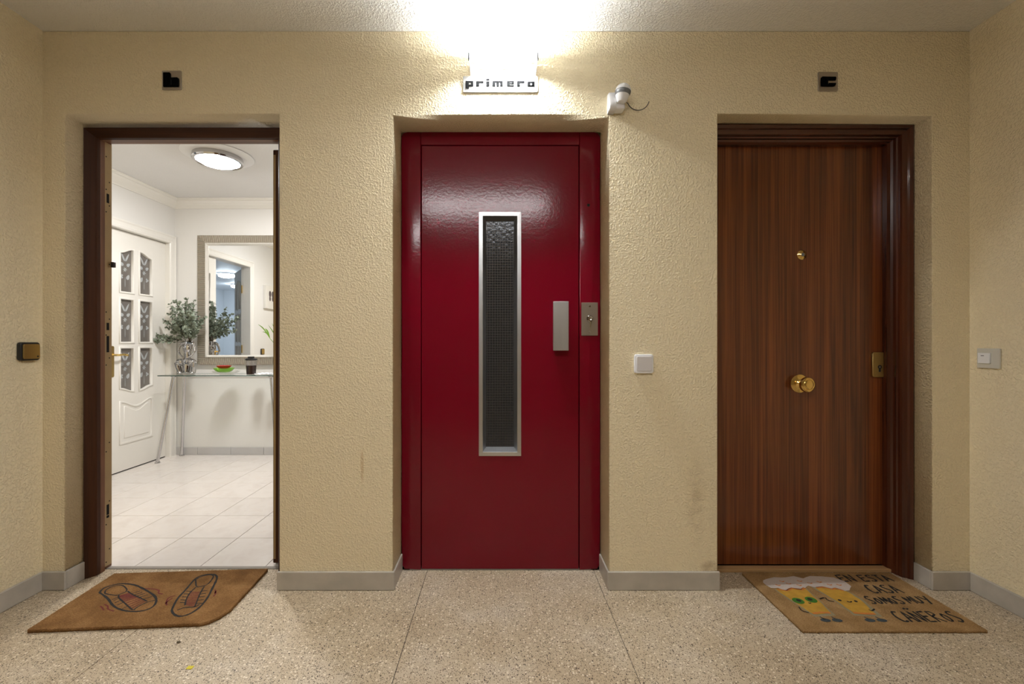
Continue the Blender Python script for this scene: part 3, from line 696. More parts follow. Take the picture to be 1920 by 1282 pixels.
link('letter', plate([(lt(440), lv(845)), (lt(440), lv(555)), (lt(480), lv(510)), (lt(965), lv(515)), (lt(990), lv(545)), (lt(980), lv(635)), (lt(725), lv(635)), (lt(722), lv(575)), (lt(690), lv(600)), (lt(690), lv(800)), (lt(722), lv(800)), (lt(725), lv(745)), (lt(990), lv(745)), (lt(960), lv(840)), (lt(900), lv(862)), (lt(480), lv(862))],
     [], 0.005, 0.0004, XZ(FW-0.0075)), 'letter', t)
t, x0, x1, z0, z1 = sign('floor_sign', 'long metal plate reading primero above the lift', 868.5, 1008.5, 144, 174, 'alu')
k = (x1-x0)/1170.0; ux = lambda a: x0+(a-95)*k; uz = lambda b: z0+(1140-b)*k
def glyph(ch, a):
    T_, M_, B_ = 968, 1050, 1086
    R = {'p': [(0, 52, B_, T_), (52, 120, 992, T_), (52, 120, M_, 1026), (84, 120, 1030, 988)],
         'r': [(0, 50, M_, T_), (50, 118, 996, T_)],
         'i': [(0, 52, M_, 975), (0, 52, 955, 932)],
         'm': [(0, 48, M_, T_), (48, 165, 990, T_), (66, 106, M_, 985), (124, 168, M_, 985)],
         'e': [(0, 44, M_, T_), (44, 110, 988, T_), (44, 110, 1016, 1004), (44, 110, M_, 1034), (80, 110, 1010, 985)],
         'o': [(0, 44, M_, T_+10), (70, 112, M_, T_+10), (30, 90, 996, T_+10), (30, 90, M_, 1034)]}[ch]
    return [(ux(a+p0), ux(a+p1), uz(q0), uz(q1)) for p0, p1, q0, q1 in R]
for ch, a in zip('primero', (134, 296, 455, 550, 780, 935, 1100)):
    bm = bmesh.new()
    for q in glyph(ch, a): box(bm, q[0], q[1], FW-0.008, FW-0.0045, q[2], q[3])
    link('letter', bm, 'letter', t)

# ---- motion sensor with its cable
sx, sy, sz = WX(1168, 1.925), 1.925, WZ(172, 1.925)
ms = thing('motion_sensor', 'white ball motion sensor with grey lens on angled bracket', 'sensor', (sx, FW, sz-0.03))
bm = plate([(FW-0.0005, sz-0.070), (FW-0.0005, sz+0.018), (1.952, sz+0.012), (1.930, sz-0.052), (1.935, sz-0.066)], [], 0.030, 0.003, Matrix.Translation((sx-0.040, 0, 0)) @ YZ(0.0), 1)
link('bracket', bm, 'plastic', ms)
link('bracket_foot', B(sx-0.054, sx+0.014, 1.938, FW-0.0005, sz-0.066, sz-0.040, bev=0.004), 'plastic', ms)
r = 0.034
def zone(a0, a1, n, rr=r): return [(rr*math.cos(math.radians(a0+(a1-a0)*i/n)), rr*math.sin(math.radians(a0+(a1-a0)*i/n))) for i in range(n+1)]
tilt = Matrix.Translation((sx, sy, sz)) @ Matrix.Rotation(math.radians(8), 4, 'Y')
link('dome', lathe(bmesh.new(), zone(2, 90, 9), 32, tilt), 'plastic', ms, True)
link('lens', lathe(bmesh.new(), zone(-30, 2, 5, r*0.985), 32, tilt), 'lens', ms, True)
link('body', lathe(bmesh.new(), [(r*0.87, -r*0.5), (0.027, -0.024), (0.022, -0.040), (0.016, -0.046), (0, -0.046)], 28, tilt), 'plastic', ms, True)
cc = (WX(1196, FW), WZ(185.5, FW)); cr = 21.0/F*FW
arc = lambda a0, a1, n: [(cc[0]+cr*math.cos(math.radians(a0+(a1-a0)*i/n))*1.0, FW-0.004, cc[1]+cr*math.sin(math.radians(a0+(a1-a0)*i/n))*1.05) for i in range(n+1)]
bm = bmesh.new(); tube(bm, [(sx+0.022, 1.945, sz-0.036)]+arc(205, 345, 16), 0.0016, 6); link('cable', bm, 'black', ms, True)
bm = bmesh.new(); tube(bm, arc(345, 440, 12), 0.0015, 6); link('painted_cable', bm, 'wall_side', ms, True)

# ---- light switch between lift and wooden door
x0, x1, z0, z1 = WX(1188, FW), WX(1223.5, FW), WZ(699.5, FW), WZ(664, FW)
t = thing('light_switch', 'white square rocker switch with rounded corners beside the lift', 'switch', ((x0+x1)/2, FW, z0))
link('surround', plate(rrect(x0, x1, z0, z1, 0.010), [], 0.013, 0.003, XZ(FW-0.007), 2), 'plastic', t, True)
link('rocker', plate(rrect(x0+0.009, x1-0.007, z0+0.010, z1-0.009, 0.007), [], 0.008, 0.0015, XZ(FW-0.0135), 1), 'rocker', t)
# ---- bell push on the left wall
y0, y1, z0, z1 = 1.876, 1.957, WZ(675.5, 1.92), WZ(641.5, 1.92)
t = thing('bell_push', 'black framed bell push with gold rocker on the side wall', 'switch', (HL, (y0+y1)/2, z0))
link('surround', plate(rrect(y0, y1, z0, z1, 0.012), [], 0.018, 0.003, YZ(HL+0.0095), 2), 'black', t, True)
rk = link('rocker', plate(rrect(y0+0.008, y1-0.005, z0+0.007, z1-0.008, 0.007), [], 0.006, 0.0012, YZ(HL+0.0205), 1), 'gold', t)
link('indicator', lathe(bmesh.new(), [(0.0035, 0), (0.0035, 0.0008), (0, 0.0008)], 12, Matrix.Translation((HL+0.0235, y1-0.015, z0+0.017)) @ Matrix.Rotation(math.pi/2, 4, 'Y')), 'black', t)
# ---- switch on the right wall
y0, y1, z0, z1 = 1.858, 1.947, WZ(690.5, 1.90), WZ(653, 1.90)
t = thing('light_switch', 'square pale grey plate with small white rocker on the side wall', 'switch', (HR, (y0+y1)/2, z0))
link('surround', plate(rrect(y0, y1, z0, z1, 0.003, 2), [], 0.009, 0.002, YZ(HR-0.0055)), 'plastic_grey', t)
ya, yb, za, zb = y0+0.032, y1-0.011, z0+0.021, z1-0.020
bm = plate([(ya, za), (yb, za), (yb, zb), (ya, zb)], [], 0.008, 0.001, YZ(HR-0.0135))
link('rocker', bm, 'plastic', t)
link('rocker_mark', B(HR-0.0180, HR-0.0174, (ya+yb)/2-0.002, (ya+yb)/2+0.010, zb-0.013, zb-0.0105), 'slate', t)

# ---- door mats
def ribbon(bm, pts, wd, z, closed=False, jit=0.0012):
    pts = [Vector((p[0], p[1], z)) for p in pts]
    fine = []
    for a, b in zip(pts, pts[1:]):
        n = max(1, int((b-a).length/0.012))
        for i in range(n): fine.append(a+(b-a)*(i/n))
    fine.append(pts[-1]); L, R = [], []
    for i, p_ in enumerate(fine):
        d = (fine[min(i+1, len(fine)-1)]-fine[max(i-1, 0)]); d.z = 0; d.normalize(); nn = Vector((-d.y, d.x, 0))
        w_ = wd/2*(0.8+0.4*random.random())
        L.append(bm.verts.new(p_+nn*w_)); R.append(bm.verts.new(p_-nn*w_))
    for i in range(len(fine)-1): bm.faces.new((L[i], R[i], R[i+1], L[i+1]))
    return bm
def mm(pl): return [(a/1000, b/1000) for a, b in pl]
def smooth_loop(pl, it=2):
    for _ in range(it):
        q = [pl[0]]
        for a, b in zip(pl, pl[1:]):
            q += [(a[0]*0.75+b[0]*0.25, a[1]*0.75+b[1]*0.25), (a[0]*0.25+b[0]*0.75, a[1]*0.25+b[1]*0.75)]
        q.append(pl[-1]); pl = q
    return pl
def mat_body(t, W, D, H, mat, cut=None):
    corners = [(0, 0), (W, 0), (W, D), (0, D)] if not cut else [(0, 0)]+cut+[(W, D), (0, D)]
    edge = []
    for a, b in zip(corners, corners[1:]+corners[:1]):
        n = max(1, int(math.dist(a, b)/0.008))
        for i in range(n): edge.append((a[0]+(b[0]-a[0])*i/n+random.uniform(-.0012, .0012), a[1]+(b[1]-a[1])*i/n+random.uniform(-.0012, .0012)))
    o = link('mat_body', plate(edge, [], H, 0.0, WM[t.name] @ XY(H/2)), mat, t)
    bm = bmesh.new()
    for i in range(900):
        s = random.random()*len(edge); a = edge[int(s)]; b = edge[(int(s)+1) % len(edge)]; f = s-int(s)
        x, y = a[0]+(b[0]-a[0])*f, a[1]+(b[1]-a[1])*f
        ox, oy = x-W/2, y-D/2; nx, ny = ((math.copysign(1, ox), 0) if abs(abs(ox)-W/2) < abs(abs(oy)-D/2) else (0, math.copysign(1, oy)))
        l = random.uniform(0.002, 0.006); tz = random.uniform(-0.004, 0.003); z = random.uniform(0.45, 1.0)*H; j = random.uniform(-.003, .003)
        v = [bm.verts.new(WM[t.name] @ Vector(q)) for q in ((x-0.001*ny-nx*0.002, y-0.001*nx-ny*0.002, z), (x+0.001*ny-nx*0.002, y+0.001*nx-ny*0.002, z), (x+nx*l+ny*j, y+ny*l+nx*j, max(0.001, z+tz)))]
        bm.faces.new(v)
    fo = link('fringe', bm, mat, t); fo['kind'] = 'stuff'
    return o
def printed(t, bm, mat, name): 
    bmesh.ops.transform(bm, matrix=WM[t.name], verts=bm.verts)
    return link(name, bm, mat, t)

m1 = thing('doormat', 'brown coir doormat printed with two sneakers lying at the open doorway', 'doormat', (-1.794, 1.686, 0.0003), rz=math.atan2(.044, .704))
mat_body(m1, 0.705, 0.410, 0.014, 'coir1', [(0.635, 0.0), (0.66, 0.012), (0.682, 0.04), (0.700, 0.085)])
TOP = 0.0146
S = {'outA': [(66, 244), (53, 275), (64, 298), (94, 314), (137, 311), (183, 295), (241, 260), (293, 226), (330, 198), (356, 168), (373, 132), (370, 108), (350, 93), (313, 92), (273, 101), (232, 120), (193, 146), (143, 192), (105, 219), (66, 244)],
     'inA': [(95, 235), (75, 262), (80, 293), (114, 303), (147, 281), (180, 248), (162, 223), (160, 216), (124, 225), (95, 235)],
     'tongueA': [(165, 219), (177, 200), (218, 169), (306, 103)], 'tongueA2': [(180, 248), (221, 219), (260, 199), (321, 163)], 'toeA': [(310, 102), (310, 129), (327, 159), (349, 168)],
     'outB': [(466, 92), (449, 134), (433, 184), (429, 236), (420, 284), (412, 334), (420, 363), (449, 374), (482, 370), (506, 345), (520, 310), (539, 245), (558, 184), (567, 133), (567, 93), (556, 61), (535, 47), (510, 51), (483, 72), (466, 92)],
     'inB': [(421, 325), (426, 354), (452, 370), (479, 363), (492, 337), (499, 287), (491, 271), (463, 261), (442, 291), (421, 325)],
     'lB': [(459, 262), (460, 219), (476, 167), (498, 124)], 'rB': [(493, 267), (506, 216), (525, 164), (547, 107)], 'toeB': [(488, 91), (507, 110), (547, 107), (555, 127)]}
for keys in (('outA', 'inA', 'tongueA', 'tongueA2', 'toeA'), ('outB', 'inB', 'lB', 'rB', 'toeB')):
    bm = bmesh.new()
    for kk in keys: ribbon(bm, smooth_loop(mm(S[kk])), 0.0085 if kk.startswith('out') else 0.0058, TOP)
    a, b = ((S['tongueA'], S['tongueA2']) if keys[0] == 'outA' else (S['lB'], S['rB']))
    for f in (0.25, 0.4, 0.55, 0.7, 0.85):       # lacing ticks
        for side, sg in ((a, -1), (b, 1)):
            i = min(int(f*3), 2); g_ = f*3-i
            x, y = side[i][0]+(side[i+1][0]-side[i][0])*g_, side[i][1]+(side[i+1][1]-side[i][1])*g_
            if keys[0] == 'outA': ribbon(bm, mm([(x, y), (x+16*sg+6, y+20*sg)]), 0.0045, TOP)
            else: ribbon(bm, mm([(x, y), (x+24*sg, y+3)]), 0.0045, TOP)
    printed(m1, bm, 'ink', 'sneaker_print')
bm = bmesh.new()
A_, B_ = mm(S['tongueA']), mm(S['tongueA2'])
for i in range(13):
    f = 0.15+0.8*i/12
    def at_(P): 
        j = min(int(f*3), 2); g_ = f*3-j; return (P[j][0]+(P[j+1][0]-P[j][0])*g_, P[j][1]+(P[j+1][1]-P[j][1])*g_)
    ribbon(bm, [at_(A_), at_(B_)], 0.0065, TOP-0.0003)
printed(m1, bm, 'maroon', 'maroon_print')['kind'] = 'stuff'
bm = bmesh.new(); A_, B_ = mm(S['lB']), mm(S['rB'])
for i in range(11):
    f = 0.3+0.65*i/10; ribbon(bm, [at_(A_), at_(B_)], 0.0045, TOP-0.0003)
printed(m1, bm, 'maroon', 'maroon_print')['kind'] = 'stuff'
for pl in ([(158, 152), (185, 137), (198, 116), (236, 100)], [(152, 140), (176, 122), (190, 108)], [(238, 264), (281, 261), (318, 243), (322, 224), (349, 215)], [(422, 129), (401, 158), (392, 187), (411, 200)], [(410, 140), (406, 165), (412, 180)], [(557, 236), (578, 204), (579, 182)], [(566, 225), (572, 206)]):
    printed(m1, ribbon(bmesh.new(), smooth_loop(mm(pl), 1), 0.006, TOP), 'maroon', 'squiggle_print')

m2 = thing('doormat', 'tan coir doormat printed with two beer mugs and Spanish lettering', 'doormat', (1.158, 1.686, 0.0003))
mat_body(m2, 0.706, 0.424, 0.010, 'coir2')
TOP = 0.0106
def fill(pl, z): return plate(mm(pl), [], 0.0004, 0, XY(z))
def wob(pl, a=5, n=4):
    out = []
    for p0, p1 in zip(pl, pl[1:]+pl[:1]):
        for i in range(n): out.append((p0[0]+(p1[0]-p0[0])*i/n+random.uniform(-a, a), p0[1]+(p1[1]-p0[1])*i/n+random.uniform(-a, a)))
    return out
printed(m2, fill(wob([(66, 282), (216, 300), (206, 190), (196, 92), (106, 86), (84, 186)], 2), TOP-0.0006), 'teal', 'mug_glass_print')
printed(m2, fill(wob([(246, 300), (382, 268), (398, 210), (376, 86), (270, 92), (268, 190)], 2), TOP-0.0006), 'teal', 'mug_glass_print')
printed(m2, fill(wob([(73, 284), (209, 300), (200, 195), (188, 105), (113, 99), (92, 186)], 3), TOP), 'beer', 'beer_print')
printed(m2, fill(wob([(256, 300), (374, 268), (384, 210), (364, 97), (280, 105), (277, 186)], 3), TOP), 'beer', 'beer_print')
printed(m2, fill(wob([(47, 338), (80, 366), (131, 380), (180, 378), (224, 391), (254, 372), (300, 388), (359, 389), (400, 376), (428, 350), (424, 306), (392, 272), (367, 262), (345, 290), (320, 278), (296, 300), (259, 292), (238, 312), (209, 290), (180, 276), (150, 292), (112, 268), (90, 292), (59, 290)], 3, 2), TOP+0.0005), 'foam', 'foam_print')
bm = bmesh.new()
for x, y in ((95, 318), (150, 330), (190, 318), (250, 335), (300, 345), (330, 322), (372, 320), (215, 352), (132, 350)):
    printed(m2, ribbon(bmesh.new(), mm([(x, y), (x+9, y-10), (x+20, y-5)]), 0.006, TOP+0.0010), 'orange', 'foam_shading_print')
for pl in ([(80, 280), (112, 268), (150, 288), (185, 276), (208, 290)], [(262, 292), (296, 298), (322, 280), (345, 288), (366, 266)], [(112, 104), (150, 112), (186, 108)], [(282, 110), (320, 104), (362, 102)]):
    printed(m2, ribbon(bmesh.new(), mm(pl), 0.011, TOP+0.0007), 'orange', 'foam_shading_print')
for cx, cy in ((113, 192), (173, 200)):
    e = printed(m2, fill([(cx+23*math.cos(k*.42), cy+22*math.sin(k*.42)) for k in range(15)], TOP+0.0006), 'green', 'eye_print')
bm = bmesh.new()
for cx, cy, rx in ((116, 194, 10), (170, 203, 10), (292, 196, 7), (354, 188, 7)):
    bm = bmesh.new(); vs = [bm.verts.new(((cx+rx*math.cos(k*.63))/1000, (cy+rx*math.sin(k*.63))/1000, TOP+0.0011)) for k in range(10)]; bm.faces.new(vs)
    printed(m2, bm, 'ink', 'pupil_print')
for pl in ([(146, 178), (150, 172), (156, 178)], [(316, 188), (326, 180), (336, 188)], [(86, 149), (79, 122), (101, 109)], [(213, 205), (246, 219), (239, 195), (260, 186)], [(361, 131), (363, 118), (388, 135)]):
    printed(m2, ribbon(bmesh.new(), smooth_loop(mm(pl), 1), 0.0055, TOP+0.0011), 'ink', 'face_line_print')
for x0_ in (112, 158, 288, 334):
    bm = bmesh.new(); vs = [bm.verts.new(((x0_+20+20*math.cos(k*.52))/1000, (61+11*math.sin(k*.52))/1000, TOP+0.0006)) for k in range(12)]; bm.faces.new(vs)
    ribbon(bm, mm([(x0_+22, 66), (x0_+14, 84)]), 0.005, TOP+0.0006)
    printed(m2, bm, 'slate', 'shoe_print')
GL = {'E': [[(.9, 1), (.05, .95), (0, 0), (.85, .05)], [(0, .5), (.7, .55)]], 'N': [[(0, 0), (.05, 1), (.8, 0), (.9, 1.05)]], 'S': [[(.9, .95), (.4, 1.02), (.08, .78), (.5, .5), (.85, .25), (.45, -.02), (0, .1)]],
      'T': [[(0, .97), (.95, 1)], [(.48, 1), (.42, 0)]], 'A': [[(0, 0), (.45, 1.02), (.95, 0)], [(.18, .38), (.8, .36)]], 'C': [[(.9, .95), (.4, 1.0), (.03, .55), (.2, .08), (.6, 0), (.9, .12)]],
      'O': [[(.45, .8), (.08, .5), (.2, .05), (.6, .05), (.8, .45), (.45, .8)]], 'M': [[(0, 0), (.12, .95), (.48, .25), (.85, .98), (.98, 0)]], 'U': [[(.05, 1), (.05, .25), (.4, 0), (.78, .25), (.85, 1)]],
      'Y': [[(0, 1), (.42, .5)], [(.92, 1.05), (.3, -.1)]], 'Ñ': [[(0, 0), (.05, 1), (.8, 0), (.9, 1.05)], [(.1, 1.22), (.35, 1.36), (.6, 1.24), (.85, 1.36)]], 'R': [[(0, 0), (.05, 1), (.6, .98), (.75, .72), (.05, .5), (.85, 0)]]}
def write(word, x0, x1, y0, h, dr=0.0):
    n = len(word); cw = (x1-x0)/n
    for i, ch in enumerate(word):
        if ch == ' ': continue
        bm = bmesh.new()
        for st_ in GL[ch]:
            pl = [(x0+i*cw+a*cw*0.84, y0+dr*i+b*h+random.uniform(-1, 1)) for a, b in st_]
            ribbon(bm, smooth_loop(mm(pl), 1 if ch in 'SCOU' else 0), 0.0084, TOP)
        printed(m2, bm, 'ink', 'letter_print')
write('EN', 424, 500, 345, 56); write('ESTA', 524, 668, 346, 54); write('CASA', 482, 626, 252, 62); write('SOMOS', 412, 562, 172, 52); write('MUY', 574, 686, 174, 52); write('CAÑEROS', 428, 688, 52, 66)

# ---- litter
t = link('paper_scrap', B(WX(351, 1.436*1.05), WX(362, 1.436*1.05), 1.50, 1.515, 0.0004, 0.0016), 'yellow', at=(WX(357, 1.508), 1.508, 0)); tag(t, 'tiny yellow scrap lying on the terrazzo floor', 'litter')
bm = bmesh.new(); ball(bm, (WX(330, 1.62), 1.633, 0.0035), 0.006, 1, (1.4, 0.9, 0.5)); t = link('debris_crumb', bm, 'stem', at=(WX(330, 1.62), 1.633, 0)); tag(t, 'small dark crumb lying near the sneaker doormat', 'litter')

# ================================================================== THINGS IN THE APARTMENT
# ---- ceiling lamp
ax, ay = WX(409, 3.30), 3.30
cl = thing('ceiling_lamp', 'round chrome ringed lamp glowing on the apartment ceiling', 'lamp', (ax, ay, FC))
LT = Matrix.Translation((ax, ay, FC-0.0005))
link('ceiling_rose', lathe(bmesh.new(), [(0, 0), (0.235, 0), (0.238, -0.006), (0.225, -0.012), (0.165, -0.016), (0, -0.016)], 40, LT), 'whitemetal', cl, True)
link('lamp_ring', lathe(bmesh.new(), [(0.165, -0.016), (0.168, -0.045), (0.160, -0.054), (0.146, -0.054), (0.140, -0.046), (0.140, -0.016)], 40, LT), 'chrome', cl, True)
link('diffuser', lathe(bmesh.new(), [(0.139, -0.030), (0.134, -0.050), (0.115, -0.066), (0.07, -0.078), (0, -0.082)], 36, LT), 'foyer_lamp', cl, True)
# ---- lamps in the room beyond
for x, y in ((-5.5, -0.25), (-6.3, -2.0)):
    q = thing('ceiling_lamp', 'cold white ceiling lamp reflected in the mirror through the double doors', 'lamp', (x, y, 2.5), 'lamps in the room beyond the double doors')
    link('lamp_base', lathe(bmesh.new(), [(0, 0), (0.16, 0), (0.16, -0.03), (0, -0.03)], 24, Matrix.Translation((x, y, 2.4995))), 'chrome', q, True)
    link('diffuser', lathe(bmesh.new(), [(0.15, -0.03), (0.14, -0.07), (0.08, -0.09), (0, -0.095)], 24, Matrix.Translation((x, y, 2.4995))), 'room_lamp', q, True)
# ---- mirror
mx0, mx1, mz0, mz1 = WX(370, FY-0.03), -1.96, WZ(684, FY-0.03), WZ(441, FY-0.03)
mi = thing('wall_mirror', 'large mirror in ribbed champagne frame above the glass table', 'mirror', ((mx0+mx1)/2, FY, mz0))
prf = [(0.0, FY-0.001), (0.0, FY-0.030), (0.006, FY-0.034), (0.074, FY-0.022), (0.074, FY-0.001)]
lip = [(0.074, FY-0.001), (0.074, FY-0.030), (0.082, FY-0.032), (0.096, FY-0.016), (0.096, FY-0.001)]
def pic_frame(parent, nm, x0, x1, z0, z1, pf, mats):
    cor_ = lambda o: [(x0+o, z0+o), (x0+o, z1-o), (x1-o, z1-o), (x1-o, z0+o)]
    for k in range(4):
        bm = bmesh.new(); ends = [[bm.verts.new((cor_(o)[e][0], d, cor_(o)[e][1])) for o, d in pf] for e in (k, (k+1) % 4)]
        n = len(pf)
        for i in range(n): bm.faces.new((ends[0][i], ends[0][(i+1) % n], ends[1][(i+1) % n], ends[1][i]))
        bm.faces.new(ends[0][::-1]); bm.faces.new(ends[1]); bmesh.ops.recalc_face_normals(bm, faces=bm.faces)
        link(nm, bm, mats[k % 2], parent)
pic_frame(mi, 'frame_bar', mx0, mx1, mz0, mz1, prf, ('rib_z', 'rib_x'))
pic_frame(mi, 'inner_lip', mx0, mx1, mz0, mz1, lip, ('champ', 'champ'))
link('mirror_glass', B(mx0+0.094, mx1-0.094, FY-0.010, FY-0.006, mz0+0.094, mz1-0.094), 'mirror', mi)
# ---- glass console table
TZ = 0.806
tb = thing('console_table', 'glass topped console table with splayed chrome legs under the mirror', 'table', (-2.56, 4.18, 0))
tx0_, tx1_, ty0_, ty1_ = -3.100, -2.02, 4.02, 4.335
link('glass_top', B(tx0_, tx1_, ty0_, ty1_, TZ-0.008, TZ, bev=0.001), 'shelf_glass', tb)
link('glass_top_edge', plate([(tx0_, ty0_), (tx1_, ty0_), (tx1_, ty1_), (tx0_, ty1_)], [[(tx0_+0.003, ty0_+0.003), (tx1_-0.003, ty0_+0.003), (tx1_-0.003, ty1_-0.003), (tx0_+0.003, ty1_-0.003)]], 0.0074, 0, XY(TZ-0.004)), 'glass_edge', tb)
for tx, ty, fx, fy in ((-3.035, 4.13, -3.128, 4.058), (-3.018, 4.255, -3.09, 4.318), (-2.125, 4.13, -2.032, 4.058), (-2.125, 4.255, -2.05, 4.318)):
    bm = bmesh.new(); tube(bm, [(fx, fy, 0.012), (tx, ty, TZ-0.02)], 0.0125, 14); lg = link('leg', bm, 'leg', tb, True)
    bm = bmesh.new(); lathe(bm, [(0, 0.0005), (0.022, 0.0005), (0.022, 0.006), (0.014, 0.013), (0, 0.013)], 16, Matrix.Translation((fx, fy, 0))); link('foot', bm, 'chrome', lg, True)
    bm = bmesh.new(); lathe(bm, [(0, -0.026), (0.016, -0.026), (0.026, -0.012), (0.026, -0.0085), (0, -0.0085)], 16, Matrix.Translation((tx, ty, TZ))); link('bracket', bm, 'chrome', lg, True)
# ---- chrome figure vase
vx, vy = -2.936, 4.175
bm = bmesh.new()
def ell(c, s): ball(bm, (vx+c[0], vy+c[1], TZ+c[2]), 1.0, 3, s)
def limb(pts, rad): tube(bm, [(vx+a, vy+b, TZ+c) for a, b, c in pts], rad, 12)
ell((0, 0, 0.245), (0.044, 0.034, 0.052)); ell((0, 0, 0.180), (0.029, 0.026, 0.06)); ell((0, 0, 0.115), (0.058, 0.045, 0.040))
limb([(-0.055, 0, 0.283), (0, 0, 0.292), (0.055, 0, 0.283)], [0.016, 0.02, 0.016])
for s in (-1, 1):
    limb([(s*0.058, 0, 0.283), (s*0.070, -0.006, 0.250), (s*0.076, -0.010, 0.212), (s*0.056, -0.018, 0.180), (s*0.026, -0.022, 0.155)], [0.013, 0.0105, 0.0095, 0.0085, 0.008])
    limb([(s*0.02, 0, 0.105), (s*0.055, -0.016, 0.112), (s*0.082, -0.024, 0.108)], [0.036, 0.034, 0.026])
    limb([(s*0.080, -0.022, 0.112), (s*0.074, -0.018, 0.07), (s*0.060, -0.008, 0.012)], [0.027, 0.026, 0.021])
    ell((s*0.058, -0.012, 0.010), (0.022, 0.03, 0.012))
limb([(0, 0, 0.10), (0, -0.01, 0.05), (0, -0.012, 0.010)], [0.040, 0.034, 0.028])
limb([(0, 0, 0.29), (0, 0, 0.33)], [0.013, 0.012]); ell((0, -0.002, 0.345), (0.019, 0.020, 0.023)); ell((0.002, 0.004, 0.366), (0.010, 0.010, 0.009))
limb([(0, 0.026, 0.26), (0, 0.030, 0.31)], [0.03, 0.036])
me = bpy.data.meshes.new('vtmp'); bm.to_mesh(me); bm.free()
vo = bpy.data.objects.new('vtmp', me); C.objects.link(vo)
md = vo.modifiers.new('r', 'REMESH'); md.mode = 'VOXEL'; md.voxel_size = 0.0034
md = vo.modifiers.new('s', 'SMOOTH'); md.iterations = 4; md.factor = 0.5
bpy.context.view_layer.update()
me2 = bpy.data.meshes.new_from_object(vo.evaluated_get(bpy.context.evaluated_depsgraph_get()))
bpy.data.objects.remove(vo); bm = bmesh.new(); bm.from_mesh(me2)
zmin = min(v.co.z for v in bm.verts)
for v in bm.verts: v.co.z += TZ+0.0006-zmin
vs = link('figure_vase', bm, 'chrome', at=(vx, vy, TZ)); tag(vs, 'shiny silver vase shaped as a figure with arms on hips', 'vase')
for f in vs.data.polygons: f.use_smooth = True
# ---- eucalyptus
eu = thing('eucalyptus_bunch', 'bushy grey green eucalyptus sprigs standing in the silver vase', 'plant', (vx, vy+0.02, TZ+0.28))
sb, lb = bmesh.new(), bmesh.new(); rnd = random.Random(3)
def sprig(end, n, sag=0.03, size=0.0145):
    n = int(n*1.35)
    a = Vector((vx+rnd.uniform(-.015, .015), vy+0.028+rnd.uniform(-.01, .01), TZ+0.29)); e = Vector(end)
    mid = a+(e-a)*0.5+Vector((0, 0, sag))
    pts = [(a*(1-t)**2+mid*2*t*(1-t)+e*t*t) for t in [i/8 for i in range(9)]]
    tube(sb, pts, [0.0022]*4+[0.0014]*5, 5)
    for i in range(n):
        t = 0.28+0.72*(i+0.5)/n; p_ = a*(1-t)**2+mid*2*t*(1-t)+e*t*t
        for s in (0, 1):
            d = Vector((rnd.gauss(0, 1), rnd.gauss(0, 1), rnd.gauss(0.2, 1))).normalized()
            q = d.cross(Vector((rnd.gauss(0, 1), rnd.gauss(0, 1), rnd.gauss(0, 1)))).normalized()
            r_ = size*rnd.uniform(0.75, 1.3); c_ = p_+d*(r_*1.1)
            vsx = [c_+d*(r_*math.cos(k*math.pi/3))+q*(r_*0.85*math.sin(k*math.pi/3)) for k in range(6)]
            nn = d.cross(q)*r_*0.25
            vv = [lb.verts.new(x+(nn if k in (1, 2, 4, 5) else Vector((0, 0, 0)))) for k, x in enumerate(vsx)]
            lb.faces.new((vv[0], vv[1], vv[2], vv[3])); lb.faces.new((vv[0], vv[3], vv[4], vv[5]))
def E(px, py, Y): return (WX(px, Y), Y, WZ(py, Y))
for px, py, Y, n in ((256, 641, 4.10, 22), (272, 634, 4.13, 16), (288, 628, 4.16, 12), (306, 600, 4.14, 14), (318, 588, 4.10, 13), (318, 570, 4.16, 16), (328, 562, 4.2, 16), (334, 576, 4.08, 14), (346, 570, 4.14, 15), (351, 560, 4.18, 16), (360, 580, 4.1, 13),
                     (364, 561, 4.2, 15), (372, 592, 4.2, 12), (378, 606, 4.22, 12), (384, 596, 4.2, 13), (322, 606, 4.06, 11), (340, 596, 4.05, 12), (360, 604, 4.04, 11), (330, 616, 4.1, 9), (370, 616, 4.12, 9), (345, 612, 4.03, 9), (352, 590, 4.25, 12), (312, 612, 4.2, 10), (336, 590, 4.27, 12), (326, 600, 4.25, 11), (366, 585, 4.27, 12)):
    sprig(E(px, py, Y), n)
for e, n in (((-2.755, 3.98, 1.385), 16), ((-2.82, 4.02, 1.40), 13), ((-2.80, 3.98, 1.24), 10), ((-2.86, 3.97, 1.36), 12), ((-2.90, 4.0, 1.46), 12)): sprig(e, n)
link('stems', sb, 'stem', eu); lf_ = link('leaves', lb, 'leaf', eu); lf_['kind'] = 'stuff'
# ---- stacked dishes
dx, dy = WX(424, 4.14), 4.14
def bowl(r0, r1, h, z, th=0.003): return lathe(bmesh.new(), [(0, z), (r0, z), (r1*0.8, z+h*0.45), (r1, z+h), (r1-th, z+h), (r1*0.78, z+h*0.45+th), (r0, z+th), (0, z+th)], 36, Matrix.Translation((dx, dy, TZ)))
t = tag(link('glass_dish', bowl(0.05, 0.118, 0.030, 0.0006), 'clear', smooth=True, at=(dx, dy, TZ)), 'clear glass dish standing at the bottom of the dish stack', 'dish')
dx -= 0.02
t = tag(link('glass_dish', bowl(0.045, 0.090, 0.042, 0.0180), 'greenglass', smooth=True, at=(dx, dy, TZ)), 'lime green glass bowl in the middle of the dish stack', 'dish')
t = tag(link('glass_dish', bowl(0.035, 0.066, 0.026, 0.0560), 'redglass', smooth=True, at=(dx, dy, TZ)), 'red glass dish on top of the dish stack', 'dish')
